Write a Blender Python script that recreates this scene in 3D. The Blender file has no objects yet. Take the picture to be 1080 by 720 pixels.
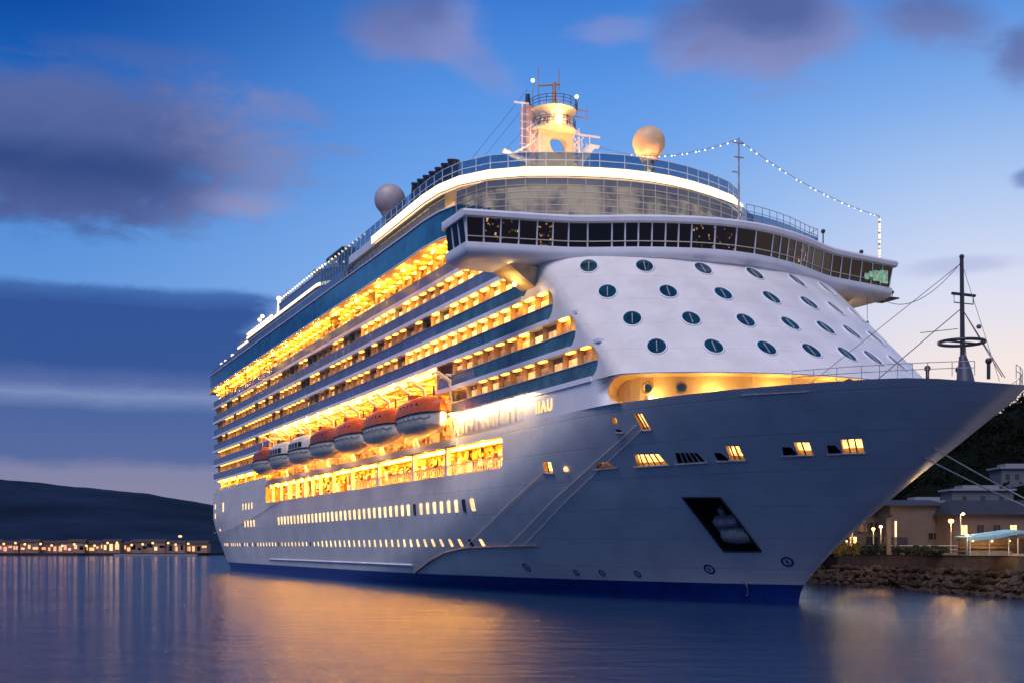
import bpy, bmesh, math, random
from math import radians, sin, cos, pi, sqrt, atan2
from mathutils import Vector, Matrix
R = random.Random(7)
sc = bpy.context.scene
col = sc.collection

# ------------------------------------------------------------------ camera
CAM = Vector((296.77, -72.0, 5.07))
HEAD = radians(66.013)
FW = Vector((-sin(HEAD), cos(HEAD), 0)); RT = Vector((cos(HEAD), sin(HEAD), 0))
cd = bpy.data.cameras.new('camera'); cam = bpy.data.objects.new('camera', cd); col.objects.link(cam)
cam.location = CAM; cam.rotation_euler = (radians(90), 0, HEAD)
cd.lens = 36*1281/1080; cd.sensor_width = 36; cd.shift_y = 216/1080
cd.clip_start = 1; cd.clip_end = 9000
sc.camera = cam
sc.view_settings.view_transform = 'Standard'; sc.view_settings.look = 'None'
sc.view_settings.exposure = 0; sc.view_settings.gamma = 1
sc.render.engine = 'CYCLES'
sc.cycles.use_denoising = True
sc.cycles.max_bounces = 7; sc.cycles.diffuse_bounces = 3; sc.cycles.glossy_bounces = 4
sc.cycles.transparent_max_bounces = 8
sc.cycles.sample_clamp_indirect = 60
sc.cycles.caustics_reflective = False; sc.cycles.caustics_refractive = False

def lin(r, g, b):
    f = lambda c: (c/255/12.92) if c/255 <= .04045 else ((c/255+.055)/1.055)**2.4
    return (f(r), f(g), f(b), 1)

# ------------------------------------------------------------------ node helper
class NT:
    def __init__(s, tree): s.t = tree; s.n = tree.nodes; s.l = tree.links
    def new(s, typ, **kw):
        n = s.n.new(typ)
        for k, v in kw.items(): setattr(n, k, v)
        return n
    def set(s, sock, v):
        if hasattr(v, 'is_output') or isinstance(v, bpy.types.NodeSocket): s.l.new(v, sock)
        else: sock.default_value = v
    def m(s, op, a, b=0.0, c=0.0, clamp=False):
        n = s.n.new('ShaderNodeMath'); n.operation = op; n.use_clamp = clamp
        s.set(n.inputs[0], a); s.set(n.inputs[1], b); s.set(n.inputs[2], c)
        return n.outputs[0]
    def ss(s, v, a, b):      # smoothstep from a to b -> 0..1 (a may exceed b)
        n = s.n.new('ShaderNodeMapRange'); n.interpolation_type = 'SMOOTHSTEP'
        lo, hi, x, y = (a, b, 0, 1) if a < b else (b, a, 1, 0)
        s.set(n.inputs[0], v)
        n.inputs[1].default_value = lo; n.inputs[2].default_value = hi
        n.inputs[3].default_value = x; n.inputs[4].default_value = y
        return n.outputs[0]
    def mix(s, f, a, b, blend='MIX'):
        n = s.n.new('ShaderNodeMix'); n.data_type = 'RGBA'; n.blend_type = blend
        s.set(n.inputs[0], f); s.set(n.inputs[6], a); s.set(n.inputs[7], b)
        return n.outputs[2]
    def ramp(s, v, stops):
        n = s.n.new('ShaderNodeValToRGB'); s.set(n.inputs[0], v)
        e = n.color_ramp.elements
        while len(e) < len(stops): e.new(.5)
        for i, (p, c) in enumerate(stops): e[i].position = p; e[i].color = c
        return n.outputs[0]
    def noise(s, vec, scale, detail=4, rough=.55, dist=0):
        n = s.n.new('ShaderNodeTexNoise'); s.l.new(vec, n.inputs['Vector'])
        n.inputs['Scale'].default_value = scale; n.inputs['Detail'].default_value = detail
        n.inputs['Roughness'].default_value = rough; n.inputs['Distortion'].default_value = dist
        return n.outputs[0]

# ------------------------------------------------------------------ dusk sky
w = bpy.data.worlds.new('World'); sc.world = w; w.use_nodes = True
T = NT(w.node_tree); T.n.clear()
tc = T.new('ShaderNodeTexCoord'); D = tc.outputs['Generated']
def dot(v):
    n = T.new('ShaderNodeVectorMath', operation='DOT_PRODUCT'); T.l.new(D, n.inputs[0]); n.inputs[1].default_value = v
    return n.outputs['Value']
dr, df, dz = dot(RT), dot(FW), dot((0, 0, 1))
az = T.m('MULTIPLY', T.m('ARCTAN2', dr, df), 57.2958)         # degrees of bearing from the harbour mouth
hz = T.m('SQRT', T.m('ADD', T.m('MULTIPLY', dr, dr), T.m('MULTIPLY', df, df)))
el = T.m('MULTIPLY', T.m('ARCTAN2', dz, hz), 57.2958)
side = T.m('DIVIDE', dr, T.m('MAXIMUM', hz, .001))             # sine of the bearing
e01 = T.m('DIVIDE', T.m('MAXIMUM', el, 0), 90, clamp=True)
E_ = lambda *st: [(d/90, lin(*c)) for d, c in st]
cL = T.ramp(e01, E_((0, (150,145,180)), (4, (110,142,200)), (10, (104,156,222)), (14.5, (82,140,216)), (18.5, (36,108,196)), (23, (9,74,162)), (45, (6,50,118)), (90, (8,36,88))))
cM = T.ramp(e01, E_((0, (215,210,225)), (6, (178,202,240)), (12, (142,184,240)), (17, (112,166,236)), (20.5, (90,150,230)), (24.5, (56,122,210)), (45, (26,76,156)), (90, (10,42,98))))
cR = T.ramp(e01, E_((0, (255,216,190)), (5, (253,230,214)), (8, (246,232,228)), (11, (222,224,242)), (15, (180,204,242)), (19, (132,176,236)), (23, (86,144,222)), (45, (34,88,166)), (90, (12,44,100))))
f1 = T.ss(side, -.40, .02); f2 = T.ss(side, .02, .38)
sky = T.mix(f2, T.mix(f1, cL, cM), cR)
mp = T.new('ShaderNodeMapping'); T.l.new(D, mp.inputs[0]); mp.inputs['Scale'].default_value = (1, 1, 2.6)
n1 = T.noise(mp.outputs[0], 6.5, 8, .6, .5); n2 = T.noise(mp.outputs[0], 24, 8, .65, .4)
nn = T.m('ADD', T.m('MULTIPLY', T.m('SUBTRACT', n1, .5), 1.9), T.m('MULTIPLY', T.m('SUBTRACT', n2, .5), 1.15))
def cloud(sky, a0, e0, wa, we, c_lo, c_hi, c_edge, dens=1.0, soft=.55, tilt=0.0):
    x = T.m('DIVIDE', T.m('SUBTRACT', az, a0), wa)
    y0 = T.m('SUBTRACT', T.m('SUBTRACT', el, e0), T.m('MULTIPLY', T.m('SUBTRACT', az, a0), tilt))
    y = T.m('DIVIDE', y0, we)
    r = T.m('SQRT', T.m('ADD', T.m('MULTIPLY', x, x), T.m('MULTIPLY', y, y)))
    r = T.m('SUBTRACT', r, T.m('MULTIPLY', nn, .75))
    mk = T.ss(r, 1.0+soft*.5, 1.0-soft)
    core = T.ss(T.m('ADD', y, T.m('MULTIPLY', nn, .5)), -.9, .8)
    c = T.mix(core, lin(*c_lo), lin(*c_hi))
    eg = T.ss(T.m('ADD', x, T.m('MULTIPLY', nn, .35)), .25, .95)
    c = T.mix(T.m('MULTIPLY', eg, .8), c, lin(*c_edge))
    return T.mix(T.m('MULTIPLY', mk, dens), sky, c)
sky = cloud(sky, -19.8, 17.4, 10.2, 3.3, (56,78,132), (88,106,164), (136,140,186), 1.0, .5)
sky = cloud(sky, -19.5, 15.6, 8.6, 1.6, (84,98,154), (48,74,132), (132,136,184), .9, .6)
sky = cloud(sky, -12.4, 15.4, 2.2, .7, (166,152,180), (140,146,194), (160,154,188), .55, .7)
sky = cloud(sky, -17, 21.2, 4.4, .7, (92,110,168), (84,104,168), (104,120,182), .4, .7)
sky = cloud(sky, -4.6, 23.2, 3.0, 1.7, (124,134,190), (88,108,168), (138,148,202), .95, .6)
sky = cloud(sky, -1.9, 21.6, 2.4, .9, (132,146,204), (124,140,200), (138,154,210), .55, .6, -.45)
sky = cloud(sky, 4.8, 23.0, 2.0, .7, (142,150,206), (130,144,204), (146,158,210), .6, .6)
sky = cloud(sky, 7.9, 21.8, 1.4, .8, (140,150,208), (130,144,208), (142,156,210), .45, .7)
sky = cloud(sky, 11.6, 22.6, 4.9, 2.3, (136,142,194), (86,106,166), (134,144,198), .95, .55, -.06)
sky = cloud(sky, 12.6, 23.6, 2.8, 1.3, (82,100,160), (80,100,162), (108,122,180), .8, .7, -.06)
sky = cloud(sky, 19.4, 22.2, 3.3, 1.4, (118,130,184), (88,108,166), (120,134,190), .9, .6, -.25)
sky = cloud(sky, 22.8, 20.6, 1.5, 1.3, (104,114,168), (92,108,164), (112,122,176), .85, .7)
sky = cloud(sky, 20.3, 12.2, 2.6, .45, (168,176,214), (160,172,216), (174,180,218), .5, .6)
sky = cloud(sky, 23.2, 15.6, .9, .5, (112,134,192), (104,126,188), (116,134,192), .8, .5)
# the long flat bank low over the hills
bel = T.m('ADD', el, T.m('MULTIPLY', nn, .45))
bk = T.ramp(T.m('DIVIDE', T.m('MAXIMUM', bel, 0), 15, clamp=True), [(d/15, lin(*c)) for d, c in
    ((0,(138,134,160)), (2.0,(138,136,164)), (3.3,(130,132,166)), (3.9,(88,106,158)), (6.0,(74,100,158)), (6.8,(122,140,186)), (7.3,(88,108,166)), (8.2,(52,84,148)), (10.6,(48,82,148)), (11.5,(70,112,180)))])
baz = T.m('ADD', az, T.m('MULTIPLY', nn, 3.0))
bm_ = T.m('MULTIPLY', T.m('MULTIPLY', T.ss(bel, 11.75, 11.25), T.ss(baz, -9.0, -12.5)), T.ss(az, -80, -60))
sky = T.mix(T.m('MULTIPLY', bm_, .97), sky, bk)
# towards the open sea behind the viewer the twilight sky is brighter and paler
back = T.m('MULTIPLY', T.ss(df, -.05, -.75), T.ss(el, 80, 20))
sky = T.mix(T.m('MULTIPLY', back, .6), sky, lin(112, 126, 190))
bg = T.new('ShaderNodeBackground'); T.l.new(sky, bg.inputs[0]); bg.inputs[1].default_value = 1.0
ow = T.new('ShaderNodeOutputWorld'); T.l.new(bg.outputs[0], ow.inputs[0])

# faint afterglow: one broad soft sun from behind the viewer
sd = bpy.data.lights.new('afterglow', 'SUN'); sun = bpy.data.objects.new('afterglow', sd); col.objects.link(sun)
sd.energy = 2.2; sd.angle = radians(40); sd.color = (1.0, .92, .97)
sun.rotation_euler = (Vector((-.34, .44, -.83))).to_track_quat('-Z', 'Y').to_euler()

# ------------------------------------------------------------------ mesh helper
class MB:
    def __init__(s): s.v = []; s.f = []; s.mi = []; s.sm = []
    def add(s, vs, fs, mi=0, sm=False):
        o = len(s.v); s.v += [tuple(p) for p in vs]
        for f in fs: s.f.append([o+i for i in f]); s.mi.append(mi); s.sm.append(sm)
        return s
    def box(s, x0, x1, y0, y1, z0, z1, mi=0):
        vs = [(x, y, z) for z in (z0, z1) for y in (y0, y1) for x in (x0, x1)]
        return s.add(vs, [(0,2,3,1), (4,5,7,6), (0,1,5,4), (2,6,7,3), (0,4,6,2), (1,3,7,5)], mi)
    def obox(s, c, sx, sy, sz, rz=0, mi=0):      # oriented box, centre at base
        c = Vector(c); a = Vector((cos(rz), sin(rz), 0)); b = Vector((-sin(rz), cos(rz), 0))
        vs = [c+a*(i*sx/2)+b*(j*sy/2)+Vector((0,0,k*sz)) for k in (0,1) for j in (-1,1) for i in (-1,1)]
        return s.add(vs, [(0,2,3,1), (4,5,7,6), (0,1,5,4), (2,6,7,3), (0,4,6,2), (1,3,7,5)], mi)
    def prism(s, poly, z0, z1, mi=0, mt=None, poly1=None):
        n = len(poly); q = poly1 or poly
        vs = [(p[0], p[1], z0) for p in poly] + [(p[0], p[1], z1) for p in q]
        s.add(vs, [(i, (i+1) % n, n+(i+1) % n, n+i) for i in range(n)], mi)
        s.add(vs[:n], [tuple(range(n-1, -1, -1))], mi if mt is None else mt)
        return s.add(vs[n:], [tuple(range(n))], mi if mt is None else mt)
    def tube(s, pts, r, n=6, mi=0, r1=None, cap=True):
        pts = [Vector(p) for p in pts]; rings = []
        for i, p in enumerate(pts):
            d = (pts[min(i+1, len(pts)-1)] - pts[max(i-1, 0)])
            if d.length < 1e-9: d = Vector((0,0,1))
            d.normalize(); u = d.orthogonal() if abs(d.z) > .98 else d.cross(Vector((0,0,1)))
            u.normalize(); v = d.cross(u)
            rr = r if r1 is None else r+(r1-r)*i/(len(pts)-1)
            rings.append([p+(u*cos(2*pi*k/n)+v*sin(2*pi*k/n))*rr for k in range(n)])
        return s.loft(rings, mi, True, cap, cap, n > 5)
    def loft(s, rings, mi=0, closed=True, c0=False, c1=False, sm=True):
        n = len(rings[0]); vs = [p for r_ in rings for p in r_]; fs = []
        for i in range(len(rings)-1):
            for k in range(n if closed else n-1):
                a = i*n+k; b = i*n+(k+1) % n; fs.append((a, b, b+n, a+n))
        s.add(vs, fs, mi, sm)
        if c0: s.add(rings[0], [tuple(range(n-1, -1, -1))], mi)
        if c1: s.add(rings[-1], [tuple(range(n))], mi)
        return s
    def ball(s, c, r, nu=16, nv=10, mi=0, sz=1.0):
        c = Vector(c)
        rings = [[c+Vector((r*sin(pi*j/nv)*cos(2*pi*k/nu), r*sin(pi*j/nv)*sin(2*pi*k/nu), r*sz*cos(pi*j/nv))) for k in range(nu)] for j in range(1, nv)]
        s.loft(rings, mi, True, True, True)
        return s
    def strip(s, path, z0, z1, mi=0, thick=0):     # vertical ribbon along an xy path
        n = len(path)
        if not thick:
            vs = [(p[0], p[1], z0) for p in path] + [(p[0], p[1], z1) for p in path]
            return s.add(vs, [(i, i+1, n+i+1, n+i) for i in range(n-1)], mi)
        q = offset(path, -thick)
        ring = [[(path[i][0], path[i][1], z0), (path[i][0], path[i][1], z1), (q[i][0], q[i][1], z1), (q[i][0], q[i][1], z0)] for i in range(n)]
        return s.loft(ring, mi, True, True, True, False)
    def build(s, name, mats, parent=None, org=None):
        if not isinstance(mats, (list, tuple)): mats = [mats]
        o0 = Vector(org) if org is not None else (Vector(parent['_w']) if parent is not None and '_w' in parent else Vector((0,0,0)))
        me = bpy.data.meshes.new(name)
        me.from_pydata([tuple(Vector(p)-o0) for p in s.v], [], s.f)
        for m in mats: me.materials.append(m)
        me.polygons.foreach_set('material_index', s.mi); me.polygons.foreach_set('use_smooth', s.sm)
        me.update()
        ob = bpy.data.objects.new(name, me); col.objects.link(ob)
        if parent is not None: ob.parent = parent; ob['_w'] = list(o0)
        elif org is not None: ob.location = o0; ob['_w'] = list(o0)
        return ob
def offset(path, d):     # shift an xy path sideways (left of travel for d > 0)
    out = []
    for i, p in enumerate(path):
        a = path[max(i-1, 0)]; b = path[min(i+1, len(path)-1)]
        t = Vector((b[0]-a[0], b[1]-a[1])); t.normalize()
        out.append((p[0]-t.y*d, p[1]+t.x*d))
    return out
def tag(o, label=None, cat=None, group=None, kind=None):
    if label: o['label'] = label
    if cat: o['category'] = cat
    if group: o['group'] = group
    if kind: o['kind'] = kind
    return o
def empty(name, loc, label, cat, group=None):
    o = bpy.data.objects.new(name, None); col.objects.link(o); o.location = loc; o['_w'] = list(loc)
    o.empty_display_size = .5
    return tag(o, label, cat, group)
def copy_tree(o, parent=None):
    c = o.copy(); col.objects.link(c); c.parent = parent
    for ch in [x for x in bpy.data.objects if x.parent == o]: copy_tree(ch, c)
    return c
def site(px_m, depth, z=0):      # point laid out on the harbour grid: metres to the right, metres away, height
    p = CAM + RT*px_m + FW*depth; return Vector((p.x, p.y, z))
def bear(px, depth, z=0): return site((px-540)/1281*depth, depth, z)

# ------------------------------------------------------------------ materials
def mat(name, base=(.5,.5,.5), rough=.5, metal=0, spec=.5, noise=0, nscale=1.0, bump=0, bscale=8.0, coat=0, streak=0):
    m = bpy.data.materials.new(name); m.use_nodes = True; t = NT(m.node_tree); b = t.n['Principled BSDF']
    b.inputs['Base Color'].default_value = (*base, 1); b.inputs['Roughness'].default_value = rough
    b.inputs['Metallic'].default_value = metal; b.inputs['Specular IOR Level'].default_value = spec
    if coat: b.inputs['Coat Weight'].default_value = coat; b.inputs['Coat Roughness'].default_value = .15
    if noise or bump or streak:
        g = t.new('ShaderNodeNewGeometry').outputs['Position']
    if noise or streak:
        nz = t.noise(g, nscale, 6, .6)
        c = t.mix(t.ss(nz, .3, .7), (*[x*(1-noise) for x in base], 1), (*[min(1, x*(1+noise*.5)) for x in base], 1))
        if streak:
            mp = t.new('ShaderNodeMapping'); t.l.new(g, mp.inputs[0]); mp.inputs['Scale'].default_value = (1.6, 1.6, .06)
            sn = t.noise(mp.outputs[0], 1.2, 5, .65)
            c = t.mix(t.m('MULTIPLY', t.ss(sn, .55, .8), streak), c, (base[0]*.62, base[1]*.55, base[2]*.48, 1))
        t.l.new(c, b.inputs['Base Color'])
        t.l.new(t.m('ADD', t.m('MULTIPLY', nz, .2), rough-.1), b.inputs['Roughness'])
    if bump:
        bn = t.new('ShaderNodeBump'); bn.inputs['Strength'].default_value = bump; bn.inputs['Distance'].default_value = .05
        t.l.new(t.noise(g, bscale, 5), bn.inputs['Height']); t.l.new(bn.outputs[0], b.inputs['Normal'])
    return m
def emit(name, c, s, var=0, vs=1.0, base=(.6,.5,.35)):
    m = bpy.data.materials.new(name); m.use_nodes = True; t = NT(m.node_tree); b = t.n['Principled BSDF']
    b.inputs['Base Color'].default_value = (*base, 1); b.inputs['Roughness'].default_value = .4
    b.inputs['Emission Color'].default_value = (*c, 1); b.inputs['Emission Strength'].default_value = s
    if var:
        g = t.new('ShaderNodeNewGeometry').outputs['Position']
        nz = t.noise(g, vs, 3, .6)
        t.l.new(t.m('MULTIPLY', t.m('ADD', 1-var, t.m('MULTIPLY', t.ss(nz, .35, .65), 2*var)), s), b.inputs['Emission Strength'])
    return m
M = {}
# painted hull plating: seams, slight oil-canning and faint weeping stains
def hull_paint(name='hull_paint', k=1.0, ss_=.34, rust=.34):
    m = bpy.data.materials.new(name); m.use_nodes = True; t = NT(m.node_tree); b = t.n['Principled BSDF']
    g = t.new('ShaderNodeNewGeometry').outputs['Position']
    sx = t.new('ShaderNodeSeparateXYZ'); t.l.new(g, sx.inputs[0])
    def seam(v, per, wd):
        fr = t.m('FRACT', t.m('DIVIDE', v, per)); return t.ss(t.m('ABSOLUTE', t.m('SUBTRACT', fr, .5)), .5-wd/per, .5)
    se = t.m('MAXIMUM', seam(sx.outputs[2], 2.9, .07), t.m('MULTIPLY', seam(sx.outputs[0], 9.0, .07), .6))
    n = t.noise(g, .25, 5, .6)
    mp = t.new('ShaderNodeMapping'); t.l.new(g, mp.inputs[0]); mp.inputs['Scale'].default_value = (1.5, 1.5, .05)
    st = t.noise(mp.outputs[0], 1.0, 5, .65)
    c = t.mix(t.ss(n, .3, .7), (.60*k, .575*k, .565*k, 1), (.70*k, .675*k, .66*k, 1))
    c = t.mix(t.m('MULTIPLY', t.ss(st, .56, .8), rust), c, (.36, .33, .33, 1))
    c = t.mix(t.m('MULTIPLY', se, ss_), c, (.30, .29, .33, 1))
    t.l.new(c, b.inputs['Base Color']); t.l.new(t.m('ADD', t.m('MULTIPLY', n, .2), .26), b.inputs['Roughness'])
    bn = t.new('ShaderNodeBump'); bn.inputs['Strength'].default_value = .5; bn.inputs['Distance'].default_value = .06
    t.l.new(t.m('SUBTRACT', t.noise(g, .8, 3), t.m('MULTIPLY', se, .3)), bn.inputs['Height']); t.l.new(bn.outputs[0], b.inputs['Normal'])
    return m
M['hull'] = hull_paint(); M['plate'] = hull_paint('front_plating', 1.15, .22, .14)
M['boot'] = mat('boot_paint', (.006, .034, .22), .35, noise=.3, nscale=.6, streak=.25)
M['white'] = mat('white_paint', (.74, .74, .78), .38, noise=.08, nscale=.4, streak=.12)
M['trim'] = mat('trim_paint', (.80, .80, .86), .35)
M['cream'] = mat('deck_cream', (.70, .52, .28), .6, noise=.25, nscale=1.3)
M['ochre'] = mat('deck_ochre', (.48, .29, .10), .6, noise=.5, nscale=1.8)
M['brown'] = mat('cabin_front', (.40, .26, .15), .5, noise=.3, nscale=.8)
M['dark'] = mat('dark_metal', (.03, .03, .04), .4)
M['black'] = mat('black_recess', (.008, .008, .012), .6)
M['grey'] = mat('grey_steel', (.22, .22, .24), .5, noise=.3, nscale=2)
M['lgrey'] = mat('pale_steel', (.42, .41, .42), .5, noise=.3, nscale=2)
M['teal'] = mat('teal_glazing', (.010, .12, .21), .12, spec=.8, noise=.5, nscale=.5)
M['navy'] = mat('balustrade_glass', (.11, .15, .26), .25, spec=.6, noise=.3, nscale=.4)
M['green_glass'] = mat('green_balustrade_glass', (.06, .15, .19), .15, spec=.8, noise=.4, nscale=.5)
M['pane'] = mat('dark_pane', (.004, .005, .010), .08, spec=.3)
M['port'] = mat('porthole_glass', (.008, .05, .075), .08, spec=.9, noise=.5, nscale=1)
M['orange'] = mat('orange_canopy', (.62, .10, .015), .4, noise=.25, nscale=1.2)
M['maroon'] = mat('weathered_orange', (.30, .06, .03), .5, noise=.4, nscale=1.2)
M['boat'] = mat('boat_white', (.62, .58, .50), .35, noise=.2, nscale=1.2)
M['rope'] = mat('rope', (.75, .62, .52), .8)
M['wire'] = mat('wire', (.10, .09, .10), .6)
M['deck'] = mat('deck_paint', (.22, .24, .28), .6)
M['gold_bal'] = mat('rail_cream', (.70, .62, .48), .4)
AMB = (1, .50, .13); AMB2 = (1, .62, .22); WARM = (1, .74, .42)
M['lampstrip'] = emit('ceiling_lamp', (1, .40, .025), 26)
M['promlamp'] = emit('promenade_lamp', (1, .40, .02), 42)
M['win_a'] = emit('cabin_lit_bright', (1, .56, .18), 2.1, .45, 1.2)
M['win_b'] = emit('cabin_lit', (1, .48, .14), 1.15, .4, 1.0)
M['win_c'] = emit('cabin_dim', (.9, .42, .18), .34, .5, 1.0, base=(.25, .15, .1))
M['hwin'] = emit('hull_window_lit', (1, .62, .24), 1.5, .3, .6)
M['glow'] = emit('cove_light', (1, .68, .36), 2.4)
M['bulb'] = emit('bulb', (1, .70, .38), 3.2)
M['wash'] = emit('wash_light', (1, .66, .32), 45)
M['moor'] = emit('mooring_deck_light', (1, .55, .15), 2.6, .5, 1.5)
M['floor_moor'] = emit('bay_light', (1, .5, .15), 8)
M['greenlit'] = emit('green_console', (.05, .8, .40), .22, .9, 3)
M['gold_letter'] = emit('gold_letter', (1, .55, .12), 1.5)
def screen_glass():
    m = bpy.data.materials.new('screen_glass'); m.use_nodes = True; t = NT(m.node_tree); t.n.clear()
    a = t.new('ShaderNodeBsdfTransparent'); a.inputs[0].default_value = (.42, .62, .85, 1)
    g = t.new('ShaderNodeBsdfPrincipled'); g.inputs['Base Color'].default_value = (.01, .06, .14, 1); g.inputs['Roughness'].default_value = .08
    mx = t.new('ShaderNodeMixShader'); mx.inputs[0].default_value = .62
    o = t.new('ShaderNodeOutputMaterial')
    t.l.new(a.outputs[0], mx.inputs[1]); t.l.new(g.outputs[0], mx.inputs[2]); t.l.new(mx.outputs[0], o.inputs[0])
    return m
M['screen'] = screen_glass()

# ------------------------------------------------------------------ water
WZ = -.3
def water_mat():
    m = bpy.data.materials.new('harbour_water'); m.use_nodes = True; t = NT(m.node_tree); b = t.n['Principled BSDF']
    b.inputs['Base Color'].default_value = (.008, .038, .105, 1); b.inputs['Roughness'].default_value = .17
    b.inputs['IOR'].default_value = 1.5
    g = t.new('ShaderNodeNewGeometry').outputs['Position']
    big = t.noise(g, .035, 3, .5)
    t.l.new(t.m('ADD', t.m('MULTIPLY', big, .05), .06), b.inputs['Roughness'])
    m0 = t.new('ShaderNodeMapping'); t.l.new(g, m0.inputs[0]); m0.inputs['Rotation'].default_value = (0, 0, -HEAD)
    mp = t.new('ShaderNodeMapping'); t.l.new(m0.outputs[0], mp.inputs[0]); mp.inputs['Scale'].default_value = (1.0, 1.5, 1)
    a = t.noise(mp.outputs[0], 2.0, 8, .72); c = t.noise(mp.outputs[0], .34, 4, .6)
    bn = t.new('ShaderNodeBump'); bn.inputs['Strength'].default_value = .5; bn.inputs['Distance'].default_value = .13
    t.l.new(t.m('ADD', t.m('ADD', a, t.m('MULTIPLY', c, 3.2)), t.m('MULTIPLY', t.noise(mp.outputs[0], .085, 4, .55, .4), 7.0)), bn.inputs['Height']); t.l.new(bn.outputs[0], b.inputs['Normal'])
    return m
wm = MB(); S = 3000
wm.add([(-S, -S, WZ), (S, -S, WZ), (S, S, WZ), (-S, S, WZ)], [(0, 1, 2, 3)])
tag(wm.build('water', water_mat()), kind='structure')

# ------------------------------------------------------------------ hill and coast, left
M['hillL'] = mat('far_hillside_haze_tint', (.012, .024, .052), .9, noise=.4, nscale=.01, spec=0.02)  # blue of the distant haze is put into the hill's base colour
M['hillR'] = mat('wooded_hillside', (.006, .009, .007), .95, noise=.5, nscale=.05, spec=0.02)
def hill(name, prof, far, near, m, seed, amp, hills=1.0):
    rr = random.Random(seed); mb = MB(); rows = []; nz = 16; ph = [rr.uniform(0, 6) for _ in range(6)]
    for j in range(nz+1):
        d = near + (far-near)*j/nz; row = []
        for i in range(len(prof)*6-5):
            k = i//6; t = (i % 6)/6
            px = prof[k][0] if k >= len(prof)-1 else prof[k][0]+(prof[k+1][0]-prof[k][0])*t
            zz = prof[k][1] if k >= len(prof)-1 else prof[k][1]+(prof[k+1][1]-prof[k][1])*t
            s = sin(pi/2*(j/nz))**1.3
            z = zz*s + amp*s*(sin(px*.045+ph[0]+j)*.5+sin(px*.11+ph[1])*.3+sin(px*.23+ph[2]+j*2)*.2)
            row.append(bear(px, d, z+.2 if j else -1.5))
        rows.append(row)
    row = [Vector((p.x, p.y, -2))+FW*(far*.25) for p in rows[-1]]
    rows.append(row)
    mb.loft(rows, 0, False)
    return tag(mb.build(name, m), kind='structure')
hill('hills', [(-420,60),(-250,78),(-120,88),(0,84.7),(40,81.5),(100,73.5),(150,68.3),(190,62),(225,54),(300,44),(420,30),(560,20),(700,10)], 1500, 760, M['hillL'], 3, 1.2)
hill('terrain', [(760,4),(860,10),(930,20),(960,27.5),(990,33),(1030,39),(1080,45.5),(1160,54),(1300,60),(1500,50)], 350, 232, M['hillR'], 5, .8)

mb = MB()
co = [bear(-420, 722), bear(-100, 716), bear(120, 718), bear(205, 722), bear(214, 745), bear(300, 800), bear(420, 860), bear(420, 960), bear(-420, 960)]
mb.prism([(p.x, p.y) for p in co], -1.5, 1.3)
tag(mb.build('shore', mat('shore_ground', (.05, .04, .045), .9, noise=.5, nscale=.05, spec=0.02)), kind='structure')
mb = MB(); bw = [bear(120, 700), bear(160, 698), bear(208, 700), bear(208, 706), bear(160, 705), bear(120, 706)]
mb.prism([(p.x, p.y) for p in bw], -1.2, .9)
tag(mb.build('breakwater', M['grey'], org=bear(164, 702, 0)), 'low dark stone breakwater in front of the lit shore village, at the waterline', 'breakwater')

M['house_far'] = mat('village_wall', (.28, .18, .14), .8, noise=.3, nscale=.1)
M['roof_far'] = mat('village_roof', (.05, .035, .035), .8)
M['vil_off'] = M['pane']; M['vil_a'] = emit('village_window_gold', (1, .42, .09), 1.3); M['vil_b'] = emit('village_window_red', (1, .30, .10), 1.1); M['vil_c'] = emit('village_window_white', (1, .50, .16), 1.5)
hc = R
sizes = [('small', 7, 5.2), ('mid-sized', 11, 6.4), ('long', 17, 5.6)]
px = -6
village = []
vil_info = []
while px < 208:
    nm, L, H = sizes[hc.randrange(3)]
    d = 735 + hc.uniform(0, 14); zb = 1.3
    p = bear(px, d, zb); rz = HEAD + hc.uniform(-.12, .12)
    ax = Vector((cos(rz), sin(rz), 0)); bx = Vector((-sin(rz), cos(rz), 0))
    kind = hc.choice(['gold', 'gold', 'white', 'red'])
    wmat = {'gold': M['vil_a'], 'red': M['vil_b'], 'white': M['vil_c']}[kind]
    h = empty('village_house', p, None, 'house', 'lit houses along the far shore')
    vil_info.append((h, px, nm, kind))
    b = MB(); b.obox(p, L, 7, H, rz); b.build('wall', M['house_far'], h)
    r = MB(); e = [p+ax*(sx*(L/2+.3))+bx*(sy*3.9)+Vector((0,0,H)) for sx, sy in ((-1,-1),(1,-1),(1,1),(-1,1))]
    rg = [p+ax*(-(L/2+.3))+Vector((0,0,H+2)), p+ax*(L/2+.3)+Vector((0,0,H+2))]
    r.add(e+rg, [(0,1,5,4), (2,3,4,5), (0,4,3), (1,2,5), (3,2,1,0)]); r.build('roof', M['roof_far'], h)
    nwin = max(2, int(L/3.2))
    for k in range(nwin):
        wv = MB(); c = p+ax*((k+.5)/nwin*L-L/2)-bx*3.53+Vector((0,0,.9)); hh_ = hc.uniform(.9, H-2.2); wv.obox(c+Vector((0,0,hc.uniform(0, H-1.4-hh_))), L/nwin*hc.uniform(.35, .9), .12, hh_, rz); wv.build('window', wmat if hc.random() < .72 else M['pane'], h)
    px += L*1.78*.62 + hc.uniform(1.2, 6)
vil_info.sort(key=lambda t: t[1])
ords = 'first second third fourth fifth sixth seventh eighth ninth tenth eleventh twelfth thirteenth fourteenth fifteenth sixteenth seventeenth eighteenth nineteenth twentieth'.split()
def ordinal(i): return ords[i] if i < 20 else ('twenty-'+ords[i-20] if i < 29 else 'thirtieth' if i == 29 else 'thirty-'+ords[i-30])
ords_all = len(vil_info)
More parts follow.
